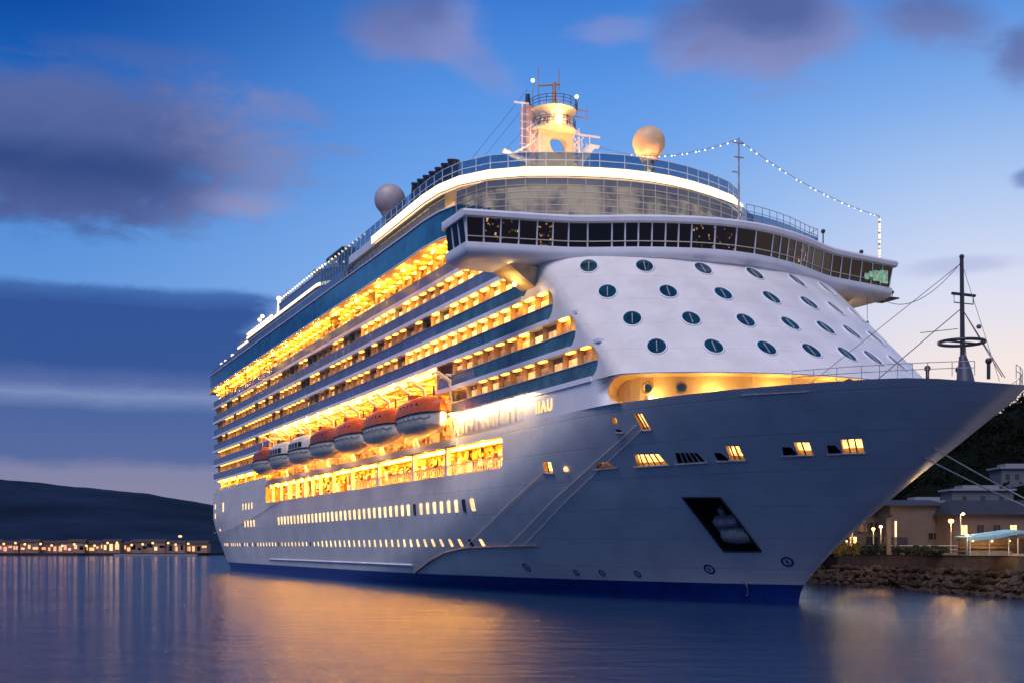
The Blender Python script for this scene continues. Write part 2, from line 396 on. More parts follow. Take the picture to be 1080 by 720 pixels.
for i, (h, px_, nm, kind) in enumerate(vil_info):
    h['label'] = f'{nm} far shore house with {kind} lit windows, {ordinal(i)} house from the left frame edge' if i < ords_all/2 else f'{nm} far shore house with {kind} lit windows, {ordinal(ords_all-1-i)} house left of the ship stern'
    if ords_all-1-i == 0: h['label'] = f'{nm} far shore house with {kind} lit windows, nearest the ship stern'

lamp0 = empty('shore_lamp', bear(4, 728, 1.3), 'tall street lamp with a glowing head among the far shore houses', 'street lamp', 'street lamps of the far shore')
b = MB(); q = Vector(lamp0.location); b.tube([q, q+Vector((0,0,5.2))], .12); b.build('pole', M['dark'], lamp0)
b = MB(); b.ball(q+Vector((0,0,5.4)), .7, 10, 6); b.build('lamp_head', emit('shore_lamp_head', (1, .48, .12), 2.4), lamp0)
for k in range(1, 17):
    c = copy_tree(lamp0); c.location = bear(4+k*12.2+hc.uniform(-3, 3), 728+hc.uniform(-3, 4), 1.3+hc.uniform(-1.2, .8))
bl = empty('harbour_beacon', bear(190, 770, 0), 'lone bright beacon above the far shore close to the ship stern', 'beacon')
q = Vector(bl.location); b = MB(); b.tube([q, q+Vector((0,0,11))], .3, r1=.18); b.build('pole', M['dark'], bl)
b = MB(); b.ball(q+Vector((0,0,11.6)), 1.3, 12, 8, sz=.6); b.build('lamp_head', M['vil_c'], bl)

# ------------------------------------------------------------------ hull form
def lerp(a, b, t): return a+(b-a)*t
def interp(v, A, B):
    if v <= A[0]: return B[0]
    for i in range(1, len(A)):
        if v <= A[i]: return lerp(B[i-1], B[i], (v-A[i-1])/(A[i]-A[i-1]))
    return B[-1]
SZ = [-1.5,0,1.1,2.76,4.9,7.33,10.9,14,16.3,17.5,18.1]
SX = [201.8,202.2,202.5,204.3,207.1,210.8,216.4,221.6,225.2,227.0,227.5]
def xstem(z): return interp(z, SZ, SX)
def xstern(z): return interp(z, [-1.5, 0, 2, 5], [12, 6, 1.5, 0])
def hb(x, z):
    u = min(1, max(0, (z+.3)/18.4)); B = 17.2+1.55*min(1, max(0, z)/10)
    xs = 100+92*u**.7; xe = xstem(z); b = B
    if x > xs: t = min(1, (x-xs)/(xe-xs)); b = B*(1-t*t)**(.8-.1*u)
    if x < 30: k = max(0, 1-x/30); b -= k*k*2.2*max(0, 1-z/12)
    return max(0, b)
FY = [0,3,7,10,12,14,16,17.3,18.1,18.5,18.75]; FX = [0,-.15,-.8,-1.7,-2.5,-3.4,-4.5,-5.4,-6.15,-6.75,-7.7]
def xfront(y, z): return 207-(z-21)*1.194+interp(abs(y), FY, FX)
def hpt(x, z, out=0.0, side=-1):
    y = hb(x, z); e = .3
    tx = hb(x+e, z)-hb(x-e, z); tz = hb(x, z+e)-hb(x, z-e)
    n = Vector((-tx/(2*e), 1, -tz/(2*e))); n.normalize()
    p = Vector((x, y, z))+n*out
    return Vector((p.x, side*p.y, p.z)), Vector((n.x, side*n.y, n.z))

ship = empty('cruise_ship', (110, 0, 0), 'huge white cruise ship with golden lit balconies and blue waterline, moored at the quay', 'cruise ship')

zs = [-1.5, -.6, 0, .7, 1.45, 2.2, 3, 4, 5, 6, 7.2, 8.4, 9.6, 10.9, 12, 13, 14, 15, 16, 17.1, 18.1]
us = [i/14*.5 for i in range(14)] + [.5+.5*(i/46) for i in range(46)] + [.5+.5*(46-.5)/46, 1.0]
us = sorted(set(us))
def xcol(u, z):
    xm = 110
    if u <= .5: return lerp(xstern(z), xm, u/.5)
    t = (u-.5)/.5; t = 1-(1-t)**1.25
    return lerp(xm, xstem(z), t)
mb = MB(); nU = len(us); nZ = len(zs)
vid = {}
verts = []
for sgn in (-1, 1):
    for j, z in enumerate(zs):
        for i, u in enumerate(us):
            if i == nU-1 and sgn == 1: vid[(1, j, i)] = vid[(-1, j, i)]; continue
            x = xcol(u, z); y = hb(x, z) if i < nU-1 else 0
            vid[(sgn, j, i)] = len(verts); verts.append((x, sgn*y, z))
def dip(x, z): t = min(1, max(0, (x-222.5)/4.8)); return z-.62*t*t*max(0, z/18.1)**3
verts = [(min(x, 227.4), y, dip(x, z)) for x, y, z in verts]
fs = []; mi = []
for sgn in (-1, 1):
    for j in range(nZ-1):
        for i in range(nU-1):
            q = [vid[(sgn, j, i)], vid[(sgn, j, i+1)], vid[(sgn, j+1, i+1)], vid[(sgn, j+1, i)]]
            if sgn == 1: q.reverse()
            fs.append(q); mi.append(1 if zs[j+1] <= 1.46 else 0)
for j, rev in ((0, False), (nZ-1, True)):
    for i in range(nU-1):
        q = [vid[(-1, j, i)], vid[(1, j, i)], vid[(1, j, i+1)], vid[(-1, j, i+1)]]
        if i == nU-2: q = q[:3]
        if rev: q.reverse()
        fs.append(q); mi.append(1 if j == 0 else 3)
for j in range(nZ-1):
    q = [vid[(-1, j, 0)], vid[(-1, j+1, 0)], vid[(1, j+1, 0)], vid[(1, j, 0)]]; fs.append(q); mi.append(1 if zs[j+1] <= 1.46 else 0)
mb.v = verts; mb.f = fs; mb.mi = mi; mb.sm = [True]*len(fs)
HM = [M['hull'], M['boot'], M['ochre'], M['deck'], M['black']]
hull = mb.build('hull', HM, ship)
hull.data.set_sharp_from_angle(angle=radians(35))

# openings cut through the plating
OPEN = {   # lit mooring-deck openings in the bow flare: corner (x, z), bars, ledge
 'A': ([(200.84,17.08),(201.85,16.99),(201.67,15.68),(200.67,15.7)], 2, 'lit'),
 'B': ([(197.77,13.66),(200.45,13.55),(200.46,12.66),(197.1,12.65)], 4, 'lit'),
 'C': ([(202.25,13.57),(204.33,13.45),(204.31,12.71),(201.62,12.68)], 4, 'dark'),
 'D': ([(207.35,13.85),(208.45,13.78),(207.86,12.7),(206.68,12.76)], 2, 'lit'),
 'D2': ([(205.81,13.37),(206.38,13.34),(206.6,12.68),(205.52,12.74)], 0, 'dark'),
 'E': ([(212.83,13.85),(213.88,13.79),(213.23,12.88),(212.25,12.92)], 1, 'lit'),
 'E2': ([(211.66,13.53),(212.28,13.5),(212.21,12.88),(211.14,12.9)], 0, 'dark'),
 'F': ([(216.08,13.9),(217.38,13.91),(216.56,12.92),(215.29,12.93)], 2, 'lit'),
 'F2': ([(214.82,13.52),(215.32,13.49),(215.22,12.9),(214.32,12.9)], 0, 'dark'),
 'G': ([(183.9,13.76),(185.46,13.66),(185.04,12.63),(183.6,12.71)], 1, 'lit'),
 'I': ([(197.75,17.01),(198.35,16.96),(198.2,16.38),(197.6,16.42)], 0, 'lit'),
 'K': ([(197.45,15.96),(198.07,15.91),(198.26,15.68),(197.52,15.74)], 0, 'dark'),
 'J': ([(192.4,13.15),(193.85,13.18),(194.41,12.7),(191.8,12.67)], 2, 'dim'),
}
ANCH = [(199.02,9.7),(202.58,9.6),(201.64,4.62),(198.16,4.61)]
def cutter(corners, depth, mi, side=-1):
    o = []; i_ = []
    c = [hpt(x, z, 0, side) for x, z in corners]; n = sum((q[1] for q in c), Vector())/4; n.normalize()
    o = [q[0]+n*.6 for q in c]; i_ = [q[0]-n*depth for q in c]
    m = MB(); m.add(o+i_, [(0,1,2,3), (7,6,5,4), (4,5,1,0), (5,6,2,1), (6,7,3,2), (7,4,0,3)], mi)
    return m, c, n
def rbox_cut(x0, x1, z0, z1, y0, y1, r, mi):   # box with rounded x-z corners
    pts = []
    for cx, cz, a0 in ((x1-r, z1-r, 0), (x0+r, z1-r, 90), (x0+r, z0+r, 180), (x1-r, z0+r, 270)):
        for k in range(6): a = radians(a0+90*k/5); pts.append((cx+r*cos(a), cz+r*sin(a)))
    n = len(pts); m = MB()
    m.add([(p[0], y0, p[1]) for p in pts]+[(p[0], y1, p[1]) for p in pts],
          [(i, (i+1) % n, n+(i+1) % n, n+i) for i in range(n)]+[tuple(range(n-1, -1, -1)), tuple(range(n, 2*n))], mi)
    return m
cuts = []
cuts.append(rbox_cut(57, 174.5, 13.75, 17.15, -21, -15.2, .8, 2))
for k, (cr, nb, st) in OPEN.items(): cuts.append(cutter(cr, 1.1, 4 if st == 'dark' else 2)[0])
cuts.append(cutter(ANCH, 2.4, 4)[0])
bpy.context.view_layer.update()
tmp = []
for c in cuts:
    ob = c.build('cut', HM, None)
    bmx = bmesh.new(); bmx.from_mesh(ob.data); bmesh.ops.recalc_face_normals(bmx, faces=bmx.faces); bmx.to_mesh(ob.data); bmx.free()
    md = hull.modifiers.new('b', 'BOOLEAN'); md.operation = 'DIFFERENCE'; md.object = ob; md.solver = 'EXACT'; tmp.append(ob)
bmx = bmesh.new(); bmx.from_mesh(hull.data); bmesh.ops.recalc_face_normals(bmx, faces=bmx.faces); bmx.to_mesh(hull.data); bmx.free()
bpy.context.view_layer.update()
dg = bpy.context.evaluated_depsgraph_get()
me = bpy.data.meshes.new_from_object(hull.evaluated_get(dg)); hull.modifiers.clear(); hull.data = me
print('HULL faces', len(me.polygons), 'mats', len(me.materials))
for ob in tmp: bpy.data.objects.remove(ob, do_unlink=True)

# mooring-deck openings: lit back panel, bars and ledge
for k, (cr, nb, st) in OPEN.items():
    m, c, n = cutter(cr, 1.0, 0)
    P = [q[0] for q in c]
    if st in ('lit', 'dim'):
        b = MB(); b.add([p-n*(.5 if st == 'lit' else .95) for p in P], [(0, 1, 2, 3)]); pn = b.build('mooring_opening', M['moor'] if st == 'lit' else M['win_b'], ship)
    else:
        b = MB(); b.add([p-n*.9 for p in P], [(0, 1, 2, 3)]); pn = b.build('mooring_opening', M['grey'], ship)
    if nb:
        b = MB()
        for j in range(nb):
            t = (j+1)/(nb+1); a = P[0].lerp(P[1], t); d = P[3].lerp(P[2], t); b.tube([a-n*.05, d-n*.05], .07, 5)
        b.build('bars', M['maroon'] if st == 'lit' else M['lgrey'], pn)
    if nb >= 1 or st == 'dark':
        b = MB(); a = P[3]+(P[3]-P[2])*.12; d = P[2]+(P[2]-P[3])*.12
        b.tube([a+n*.06+Vector((0,0,-.08)), d+n*.06+Vector((0,0,-.08))], .10, 6); b.build('ledge', M['lgrey'], pn)
# anchor in its pocket
m, c, n = cutter(ANCH, 1, 0); P = [q[0] for q in c]
ctr = sum(P, Vector())/4; ex = (P[1]-P[0]).normalized(); ez = ((P[0]-P[3])).normalized()
anch = MB()
anch.tube([ctr+ez*1.2-n*1.1, ctr-ez*1.1-n*.7], .34, 8)
def slab(c0, hx, hz, th):
    a = MB(); vs = [c0+ex*(i*hx*(1-.15*(j > 0)))+ez*(j*hz)+n*(k*th) for k in (-1, 1) for j in (-1, 1) for i in (-1, 1)]
    anch.add(vs, [(0,2,3,1), (4,5,7,6), (0,1,5,4), (2,6,7,3), (0,4,6,2), (1,3,7,5)])
anch.tube([ctr-ez*.2-ex*.9-n*.7, ctr-ez*.1-n*.55, ctr+ex*1.5-n*.7], .62, 12)
anch.tube([ctr-ez*1.75-ex*.8-n*.75, ctr-ez*1.7+ex*.4-n*.5, ctr-ez*1.75+ex*1.7-n*.75], 1.0, 14)
slab(ctr-ez*1.0-ex*.9-n*.45, .32, 1.1, .16); slab(ctr-ez*1.0+ex*1.0-n*.45, .32, 1.1, .16)
anch.build('anchor', M['grey'], ship)
fr = MB()
for i in range(4): fr.tube([P[i]+n*.03, P[(i+1) % 4]+n*.03], .09, 6)
fr.build('anchor_pocket_rim', M['dark'], ship)

# thruster marks, fender strake, draught scratch, round light
for i, (x, z) in enumerate([(168.96,2.69),(177.09,2.24),(181.08,2.26),(186.04,2.22),(195.18,2.86),(203.14,3.67)]):
    p, n = hpt(x, z, .03); u = n.cross(Vector((0,0,1))).normalized(); v = u.cross(n)
    r = .45 if i in (1, 2, 3) else .62
    b = MB()
    ring = [[p+(u*cos(2*pi*k/24)+v*sin(2*pi*k/24))*rr for k in range(24)] for rr in (r, r*.68)]
    b.loft(ring, 0, True, sm=False); b.tube([p+v*r*.35+u*r*.2, p-u*r*.15, p+u*r*.15, p-v*r*.35-u*r*.2], r*.1, 4)
    b.build('thruster_mark', M['boot'], ship)
b = MB(); pts = [hpt(x, z, .12)[0] for x, z in [(139.5,1.5),(141.5,2.0),(143.27,2.4),(147.1,3.33),(152.5,4.35),(158.4,4.95),(165.3,5.13),(174.2,5.23)]]
b.tube(pts, .16, 6); b.build('fender_strake', mat('rusty_strake', (.40, .27, .22), .6, noise=.4, nscale=2), ship)
b = MB(); b.tube([hpt(x, 2.6, .10)[0] for x in range(56, 141, 6)], .14, 6); b.build('rubbing_strake', M['trim'], ship)
b = MB(); b.tube([hpt(x, z, .03)[0] for x, z in [(212.5,17.62),(215,17.55),(217.5,17.5)]], .06, 4); b.build('name_rail', M['lgrey'], ship)
p, n = hpt(187.52, 12.88, .05); b = MB(); b.ball(p, .3, 10, 6); b.build('hull_lamp', M['vil_c'], ship)
p0, n = hpt(198.0, 1.94, .1); p1, n = hpt(197.8, .5, .1)
b = MB(); b.tube([p0+Vector((-.3,0,.3)), p0, (p0+p1)/2+Vector((.3,0,0)), p1, p1+Vector((-.3,0,-.2))], .05, 5); b.build('draught_pipe', M['lgrey'], ship)

# hull windows, two lit rows
def hull_window(x, z, w, h, m, nm):
    mbb = MB(); p, n = hpt(x, z, .02); u = Vector((-n.y, n.x, 0)).normalized(); v = u.cross(n); 
    if v.z < 0: v = -v
    pts = []
    for cx, cz, a0 in ((1, 1, 0), (-1, 1, 90), (-1, -1, 180), (1, -1, 270)):
        for k in range(3):
            a = radians(a0+45*k); r = min(w, h)*.28
            pts.append(p+u*(cx*(w/2-r)+r*cos(a))+v*(cz*(h/2-r)+r*sin(a)))
    nn_ = len(pts); q = [s_-n*.1 for s_ in pts]
    mbb.add([*pts, *q], [tuple(range(nn_))]+[(i, (i+1) % nn_, nn_+(i+1) % nn_, nn_+i) for i in range(nn_)])
    return mbb.build(nm, m, ship)
x = 68.0; k = 0
while x < 168:
    off = k in (31, 38)
    hull_window(x, 9.95, .95, 1.5, M['pane'] if off else M['hwin'], 'hull_window')
    k += 1; x += 2.5
for xx, zz in [(35,13.6),(38,13.6),(41,13.6),(44,13.6),(37,9.9),(40,9.9),(43,9.9),(46,9.9)]:
    hull_window(xx, zz, .9, 1.4, M['hwin'], 'hull_window')
for xx, zz, ww, hh in [(2.6,14.6,1.0,1.2),(2.6,12.4,1.0,1.2),(12.5,14.2,1.8,2.2),(6,9.0,1.0,.7)]:
    hull_window(xx, zz, ww, hh, M['hwin'], 'hull_window')
x = 7.0; k = 0
while x < 166:
    sm_ = x < 95
    off = k in (58, 60)
    hull_window(x, 5.55, .62 if sm_ else .72, .75 if sm_ else 1.05, M['pane'] if off or (sm_ and R.random() < .18) else M['hwin'], 'porthole')
    k += 1; x += 2.65

# ------------------------------------------------------------------ promenade in the hull side
def clutter(mb, x0, x1, y0, y1, z0, z1, n, rr, mi=(0,)):
    for _ in range(n):
        cx = rr.uniform(x0, x1); cz = rr.uniform(z0, z1); l = rr.choice([.3, .5, .9, 1.6, 2.4])
        hh = rr.choice([.12, .2, .4, .8]); 
        if rr.random() < .3: l, hh = hh, min(l, z1-z0)*.6
        d = rr.uniform(.1, .5)
        mb.box(cx-l/2, cx+l/2, y0-d, y0, max(z0, cz-hh/2), min(z1, cz+hh/2), rr.choice(mi))
b = MB(); b.box(57.5, 174, -15.35, -15.22, 13.9, 17.0)
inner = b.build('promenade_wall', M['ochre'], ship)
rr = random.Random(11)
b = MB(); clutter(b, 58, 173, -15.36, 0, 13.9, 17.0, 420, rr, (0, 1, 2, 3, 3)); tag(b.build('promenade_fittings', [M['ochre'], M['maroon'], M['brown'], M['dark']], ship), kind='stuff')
b = MB()
x = 60
while x < 173: b.box(x, x+1.5, -15.42, -15.36, 14.4, 16.3); x += 3.3
tag(b.build('promenade_windows', M['win_a'], ship), kind='stuff')
b = MB(); x = 59
while x < 174: b.box(x, x+1.5, -18.0, -16.6, 17.0, 17.1); x += 2.1
tag(b.build('promenade_lamps', M['promlamp'], ship), kind='stuff')
for cx in [62, 69, 75, 81, 87, 92, 97.2, 105.4, 116, 129.5, 144.7, 157]:
    b = MB(); b.box(cx-.35, cx+.35, -18.72, -18.2, 13.76, 17.13); b.build('column', M['trim'], ship)
b = MB(); x = 60.
x = 118.
while x < 173.8:
    b.box(x-.09, x+.09, -18.6, -18.5, 13.76, 14.95); x += .75
b.box(118, 173.9, -18.64, -18.46, 14.95, 15.05)
tag(b.build('promenade_railing', M['gold_bal'], ship), kind='stuff')

# ------------------------------------------------------------------ superstructure decks
ZK = [21.0+3.45*k for k in range(6)]
XE = [196.8, 192.2, 187.2, 181.3, 176.5, 167.0]
core = MB()
core.box(1, 190, -15.2, 15.2, 18.12, 27.6)
for k in range(6):
    z0, z1 = ZK[k]-.3, ZK[k]+3.12
    segs = [(1.5, 60), (159 if k == 0 else 154, XE[k])] if k < 2 else [(1.5, XE[k])]
    for a, b_ in segs: core.box(a, b_, -17.75, 17.75, z0, z1)
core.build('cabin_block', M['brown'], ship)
for k in range(6):
    z0, z1 = ZK[k]-.35, ZK[k]
    nxt = XE[k] if k == 0 else XE[k-1]
    segs = [(0, 60), (159, XE[0])] if k == 0 else [(0, 60), (154, XE[0])] if k == 1 else [(0, XE[k-1])]
    for a, e in segs:
        b = MB(); b.box(a, min(e, XE[k-1] if k else e), -18.7, 18.7, z0, z1)
        te = XE[k]-1.3 if e > 100 else e
        b.box(a, te, -18.92, -18.7, z0-.05, z1+.08); b.box(a, te, 18.7, 18.92, z0-.05, z1+.08)
        b.build('deck_slab', M['trim'], ship)
    z0, z1 = ZK[k]+.10, ZK[k]+1.45
    segs = [(0.5, 60), (159, XE[0])] if k == 0 else [(0.5, 60), (154.5, XE[1])] if k == 1 else [(0.5, XE[k])]
    for a, e in segs:
        b = MB(); e2 = e-.35 if e > 100 else e
        if k <= 3 and e > 100:
            spl = e-26
            b.box(a, spl, -18.72, -18.62, z0-.1, z1, 0); b.box(max(a, spl), e-.02, -18.72, -18.62, z0-.1, z1, 1)
        else: b.box(a, e2, -18.78, -18.66, z0, z1, 0)
        b.build('balustrade', [M['navy'], M['green_glass']], ship)
        e2 = e-.4 if e > 100 else e
        b = MB(); b.box(a, e2, -18.8, -18.62, z1, z1+.07)
        b.build('handrail', M['lgrey'] if k > 1 else M['gold_bal'], ship)
# balcony dividers and lamps
div = MB(); lam = MB(); shade = MB()
cab = []
for k in range(6):
    segs = [(0.5, 60), (159, XE[0])] if k == 0 else [(0.5, 60), (154.5, XE[1])] if k == 1 else [(0.5, XE[k])]
    for a, e in segs:
        x = e-1.8
        while x > a+1:
            if k < 5:
                div.box(x-.05, x+.05, -18.35, -17.75, ZK[k]+.02, ZK[k]+3.08)
            # brightness varies along the side like in the photo
            f = sin(x*.061+k*2.1)+sin(x*.023+k*1.3)*.8
            lit = x > 118-6*k if k < 5 else True
            if k in (2, 3, 4) and x < 118: lit = False
            lit_aft = (k >= 2 and 22 < x < 70-7*(5-k)+ (8 if k == 2 else 0) and k < 5)
            lvl = 2 if (lit and f > -.35) or k == 5 else 1 if lit_aft or lit else 0
            if k == 3 and 118 < x < 150: lvl = 0
            if k in (0, 1) and x < 60: lvl = 1 if f > -.6 else 0
            if lvl == 0 and 8 < x and R.random() < .62: lvl = 1
            if lvl and (x < e-2.5 or e < 100) and R.random() > (.06 if x > 150 else .2): lam.box(x+.9, x+2.3, -18.5, -18.05, ZK[k]+2.98, ZK[k]+3.07, 0 if lvl == 2 else 1)
            cab.append((x, k, lvl))
            x -= 3.2
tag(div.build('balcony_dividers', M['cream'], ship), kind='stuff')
tag(lam.build('balcony_lamps', [M['lampstrip'], emit('dim_lamp', (1, .38, .05), 6.0)], ship), kind='stuff')
cab.sort(key=lambda t: -t[0])
few = 0; rest = [MB(), MB(), MB()]
for x, k, lvl in cab:
    if k == 5: tall = (ZK[k]+.3, ZK[k]+2.4)
    else: tall = (ZK[k]+.15, ZK[k]+2.55)
    r_ = R.random()
    mi_ = (0 if r_ < .55 else 1 if r_ < .9 else 2) if lvl == 2 else (1 if r_ < .45 else 2) if lvl == 1 else (2 if r_ < .65 else 3)
    mm = [M['win_a'], M['win_b'], M['win_c'], M['pane']][mi_]
    for (a, b_) in ((.25, 1.5), (1.6, 2.9)):
        if few < 96 and k < 5:
            b = MB(); b.box(x+a, x+b_, -17.81, -17.73, *tall); b.build('cabin_window', mm, ship); few += 1
        else:
            rest[0].box(x+a, x+b_, -17.81, -17.73, *tall, mi_)
tag(rest[0].build('cabin_windows', [M['win_a'], M['win_b'], M['win_c'], M['pane']], ship), kind='stuff')
# fittings on the open top lit deck
b = MB(); rr = random.Random(5); clutter(b, 4, 165, -17.75, 0, ZK[5]+.1, ZK[5]+3.0, 330, rr, (0, 0, 1, 2)); 
for xx in range(8, 166, 6): b.box(xx-.12, xx+.12, -18.6, -18.3, ZK[5], 41.9, 3)
tag(b.build('upper_deck_fittings', [M['ochre'], M['brown'], M['maroon'], M['cream']], ship), kind='stuff')
b = MB(); x = 6.; rr = random.Random(2)
while x < 166: b.box(x, x+rr.uniform(.5, 1.1), -19.7, -19.2, 41.76, 41.84); x += rr.uniform(2.0, 3.4)
tag(b.build('soffit_lamps', emit('soffit_lamp', (1, .42, .04), 11), ship), kind='stuff')

# ------------------------------------------------------------------ white front: skin with rounded ends for the balcony rows
def xopen(z):
    if z < ZK[0]-.3: return None
    for k in range(4):
        if ZK[k] <= z <= ZK[k]+3.1:
            zc = ZK[k]+1.55; r = 1.55; return XE[k]-r+sqrt(max(0, r*r-(z-zc)**2))
    for k in range(4):
        if z < ZK[k]: return XE[k]-1.55
    return XE[4]-1.55
zl = [20.66]
for k in range(4):
    for j in range(13):
        zl.append(ZK[k]+.001+3.098*(.5-.5*cos(pi*j/12)))
    zl.append(ZK[k]+3.11)
zl = sorted(zl); zl = [z for z in zl if z < 34.5]+[34.6]
ys = [-18.75, -18.66, -18.5, -18.3, -18.0, -17.6, -17.3] + [-17+1.0*i for i in range(35)] + [17.3, 17.6, 18.0, 18.3, 18.5, 18.66, 18.75]
rings = []
for z in zl:
    xo = xopen(z) or XE[0]-1.55
    xo = min(xo, xfront(18.75, z)-.2)
    xc = xfront(18.75, z)
    ring = [(xo, -17.7, z), (xo, -18.75, z), (lerp(xo, xc, .33), -18.75, z), (lerp(xo, xc, .66), -18.75, z)]
    ring += [(xfront(y, z), y, z) for y in ys]
    ring += [(lerp(xo, xc, .66), 18.75, z), (lerp(xo, xc, .33), 18.75, z), (xo, 18.75, z), (xo, 17.2, z)]
    rings.append(ring)
b = MB(); b.loft(rings, 0, False)
fs_ = b.build('front_bulkhead', M['plate'], ship); fs_.data.set_sharp_from_angle(angle=radians(62))
# side plating under the first row (washed by lamps) down to the hull top
b = MB()
pl = []
for z in [18.1, 18.5, 19.2, 20, 20.4, 20.66]:
    t = (z-18.1)/2.56
    xr = 197.9 + 2.2*(1-sqrt(max(0, 1-(2*t-1)**2)))
    pl.append([(159+1.2*(1-sqrt(max(0, 1-(max(0, 1-t*1.2))**2))), -17.2, z), (159+.9*(1-t), -18.75, z), (179, -18.75, z), (194, -18.75, z), (196.4, -18.74, z), (xr, -18.45+.25*t, z), (xr-.1, -18.2, z)])
b.loft(pl, 0, False); b.build('side_plating', M['white'], ship)
b = MB(); b.loft([[(p[0], -p[1], p[2]) for p in r_] for r_ in pl], 0, False); b.build('side_plating', M['white'], ship)
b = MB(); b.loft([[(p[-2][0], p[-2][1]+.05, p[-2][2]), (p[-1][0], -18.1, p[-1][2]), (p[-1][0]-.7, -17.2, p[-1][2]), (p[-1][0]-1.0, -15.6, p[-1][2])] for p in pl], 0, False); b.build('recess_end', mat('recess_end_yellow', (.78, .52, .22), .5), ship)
b = MB()   # soffit over the forward recess and its inner wall
lip = [(xfront(y, 20.66), y) for y in ys]
inn = [(xfront(y, 21)-2.6, y*.90) for y in ys]
b.loft([[(p[0], p[1], 20.66) for p in lip], [(p[0]-3, p[1]*.90, 20.7) for p in lip]], 0, False, sm=False)
b.strip(inn, 18.11, 20.7)
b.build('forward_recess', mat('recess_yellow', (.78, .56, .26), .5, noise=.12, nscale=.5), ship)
b = MB(); b.tube([(x_, y_, 20.66) for x_, y_ in lip], .09, 5); b.build('recess_lip', M['trim'], ship)
rlamps = []
for yv in (-15.0, -10.2, -4.6, 1.2, 7.0):
    xi = interp(yv/.9, ys, [p[0] for p in inn])
    b = MB(); b.ball((xi+.5, yv, 18.75), .22, 10, 6); b.build('recess_lamp', M['bulb'], ship)
    ld = bpy.data.lights.new('recess_light', 'POINT'); ld.energy = 320 if yv > -15 else 200; ld.color = (1, .62, .22); ld.shadow_soft_size = .25
    lo = bpy.data.objects.new('recess_light', ld); col.objects.link(lo); lo.location = (xi+1.0, yv, 18.8)
def disc_port(p, n, r, nm, mat_g, mat_r, bar=True):
    n = n.normalized(); u = n.cross(Vector((0,0,1))).normalized(); v = u.cross(n)
    b = MB(); c = [p+(u*cos(2*pi*k/28)*r+v*sin(2*pi*k/28)*r*(1.34 if r > .6 else .95))+n*.03 for k in range(28)]
    b.add(c, [tuple(range(28))]); g = b.build(nm, mat_g, ship)
    b = MB(); b.tube(c+[c[0], c[1]], .09, 6, cap=False)
    b.build('rim', mat_r, g)
    if bar: 
        b = MB(); b.tube([p+v*r*.9+n*.05, p-v*r*.9+n*.05], .045, 5); b.build('glazing_bar', M['lgrey'], g)
def fnorm(y, z):
    e = .2; a = Vector((xfront(y+e, z)-xfront(y-e, z), 2*e, 0)); c = Vector((-1.194, 0, 1)); n = a.cross(c)
    return -n if n.x < 0 else n
rows = [(33.2, [-15.3,-10.2,-4.2,1.9,8.0,13.6]), (29.9, [-15.3,-9.9,-4.4,1.1,6.2,10.6,15.0]), (26.6, [-14.9,-9.8,-4.5,.4,5.0,9.0,13.6]), (23.4, [-14.6,-9.8,-4.8,-.05,4.4,8.2,12.6])]
for z, yy in rows:
    for y in yy:
        disc_port(Vector((xfront(y, z), y, z)), fnorm(y, z), .93, 'front_porthole', M['port'], M['trim'])
for yv in (-15.0, -12.4):
    xi = interp(yv/.9, ys, [p[0] for p in inn]); disc_port(Vector((xi+.02, yv, 19.7)), Vector((.8, -.35 if yv > -14 else -.9, 0)), .5, 'recess_porthole', M['port'], M['brown'], False)
# wash lights and gold letters on the side plating
b = MB(); b.box(160, 183, -19.80, -19.55, 20.9, 21.0); b.build('wash_light_bar', M['lgrey'], ship)
ld = bpy.data.lights.new('wash_light', 'AREA'); ld.shape = 'RECTANGLE'; ld.size = 23; ld.size_y = .18; ld.energy = 900; ld.color = (1, .66, .32)
lo_ = bpy.data.objects.new('wash_light', ld); col.objects.link(lo_); lo_.location = (171.5, -19.65, 20.86); lo_.rotation_euler = Vector((0, .55, -.83)).to_track_quat('-Z', 'Y').to_euler()
b = MB()
for xx in range(160, 184, 3): b.box(xx-.05, xx+.05, -19.8, -18.9, 20.98, 21.06)
b.build('wash_light_bracket', M['lgrey'], ship)
rr = random.Random(3)
for i in range(14):
    b = MB(); xx = 160+i*1.5; b.box(xx, xx+.35, -18.86, -18.76, 18.5, 18.5+rr.uniform(.7, 1.9), rr.choice((0, 0, 1))); b.build('side_vent', [M['lgrey'], M['gold_bal']], ship)
def text(s, name, loc, rot, size, m, parent, ext=.04):
    cu = bpy.data.curves.new(name, 'FONT'); cu.body = s; cu.size = size; cu.extrude = ext; cu.space_character = 1.25
    cu.align_x = 'LEFT'; cu.materials.append(m)
    tmpo = bpy.data.objects.new(name, cu); col.objects.link(tmpo)
    bpy.context.view_layer.update()
    me = bpy.data.meshes.new_from_object(tmpo.evaluated_get(bpy.context.evaluated_depsgraph_get()))
    me.materials.clear(); me.materials.append(m)
    bpy.data.objects.remove(tmpo, do_unlink=True)
    o = bpy.data.objects.new(name, me); col.objects.link(o)
    o.parent = parent; o.location = Vector(loc)-Vector(parent['_w']); o.rotation_euler = rot
    return o
text('IIAU', 'lettering', (183.2, -18.82, 18.75), (radians(90), 0, 0), 1.75, M['gold_letter'], ship)

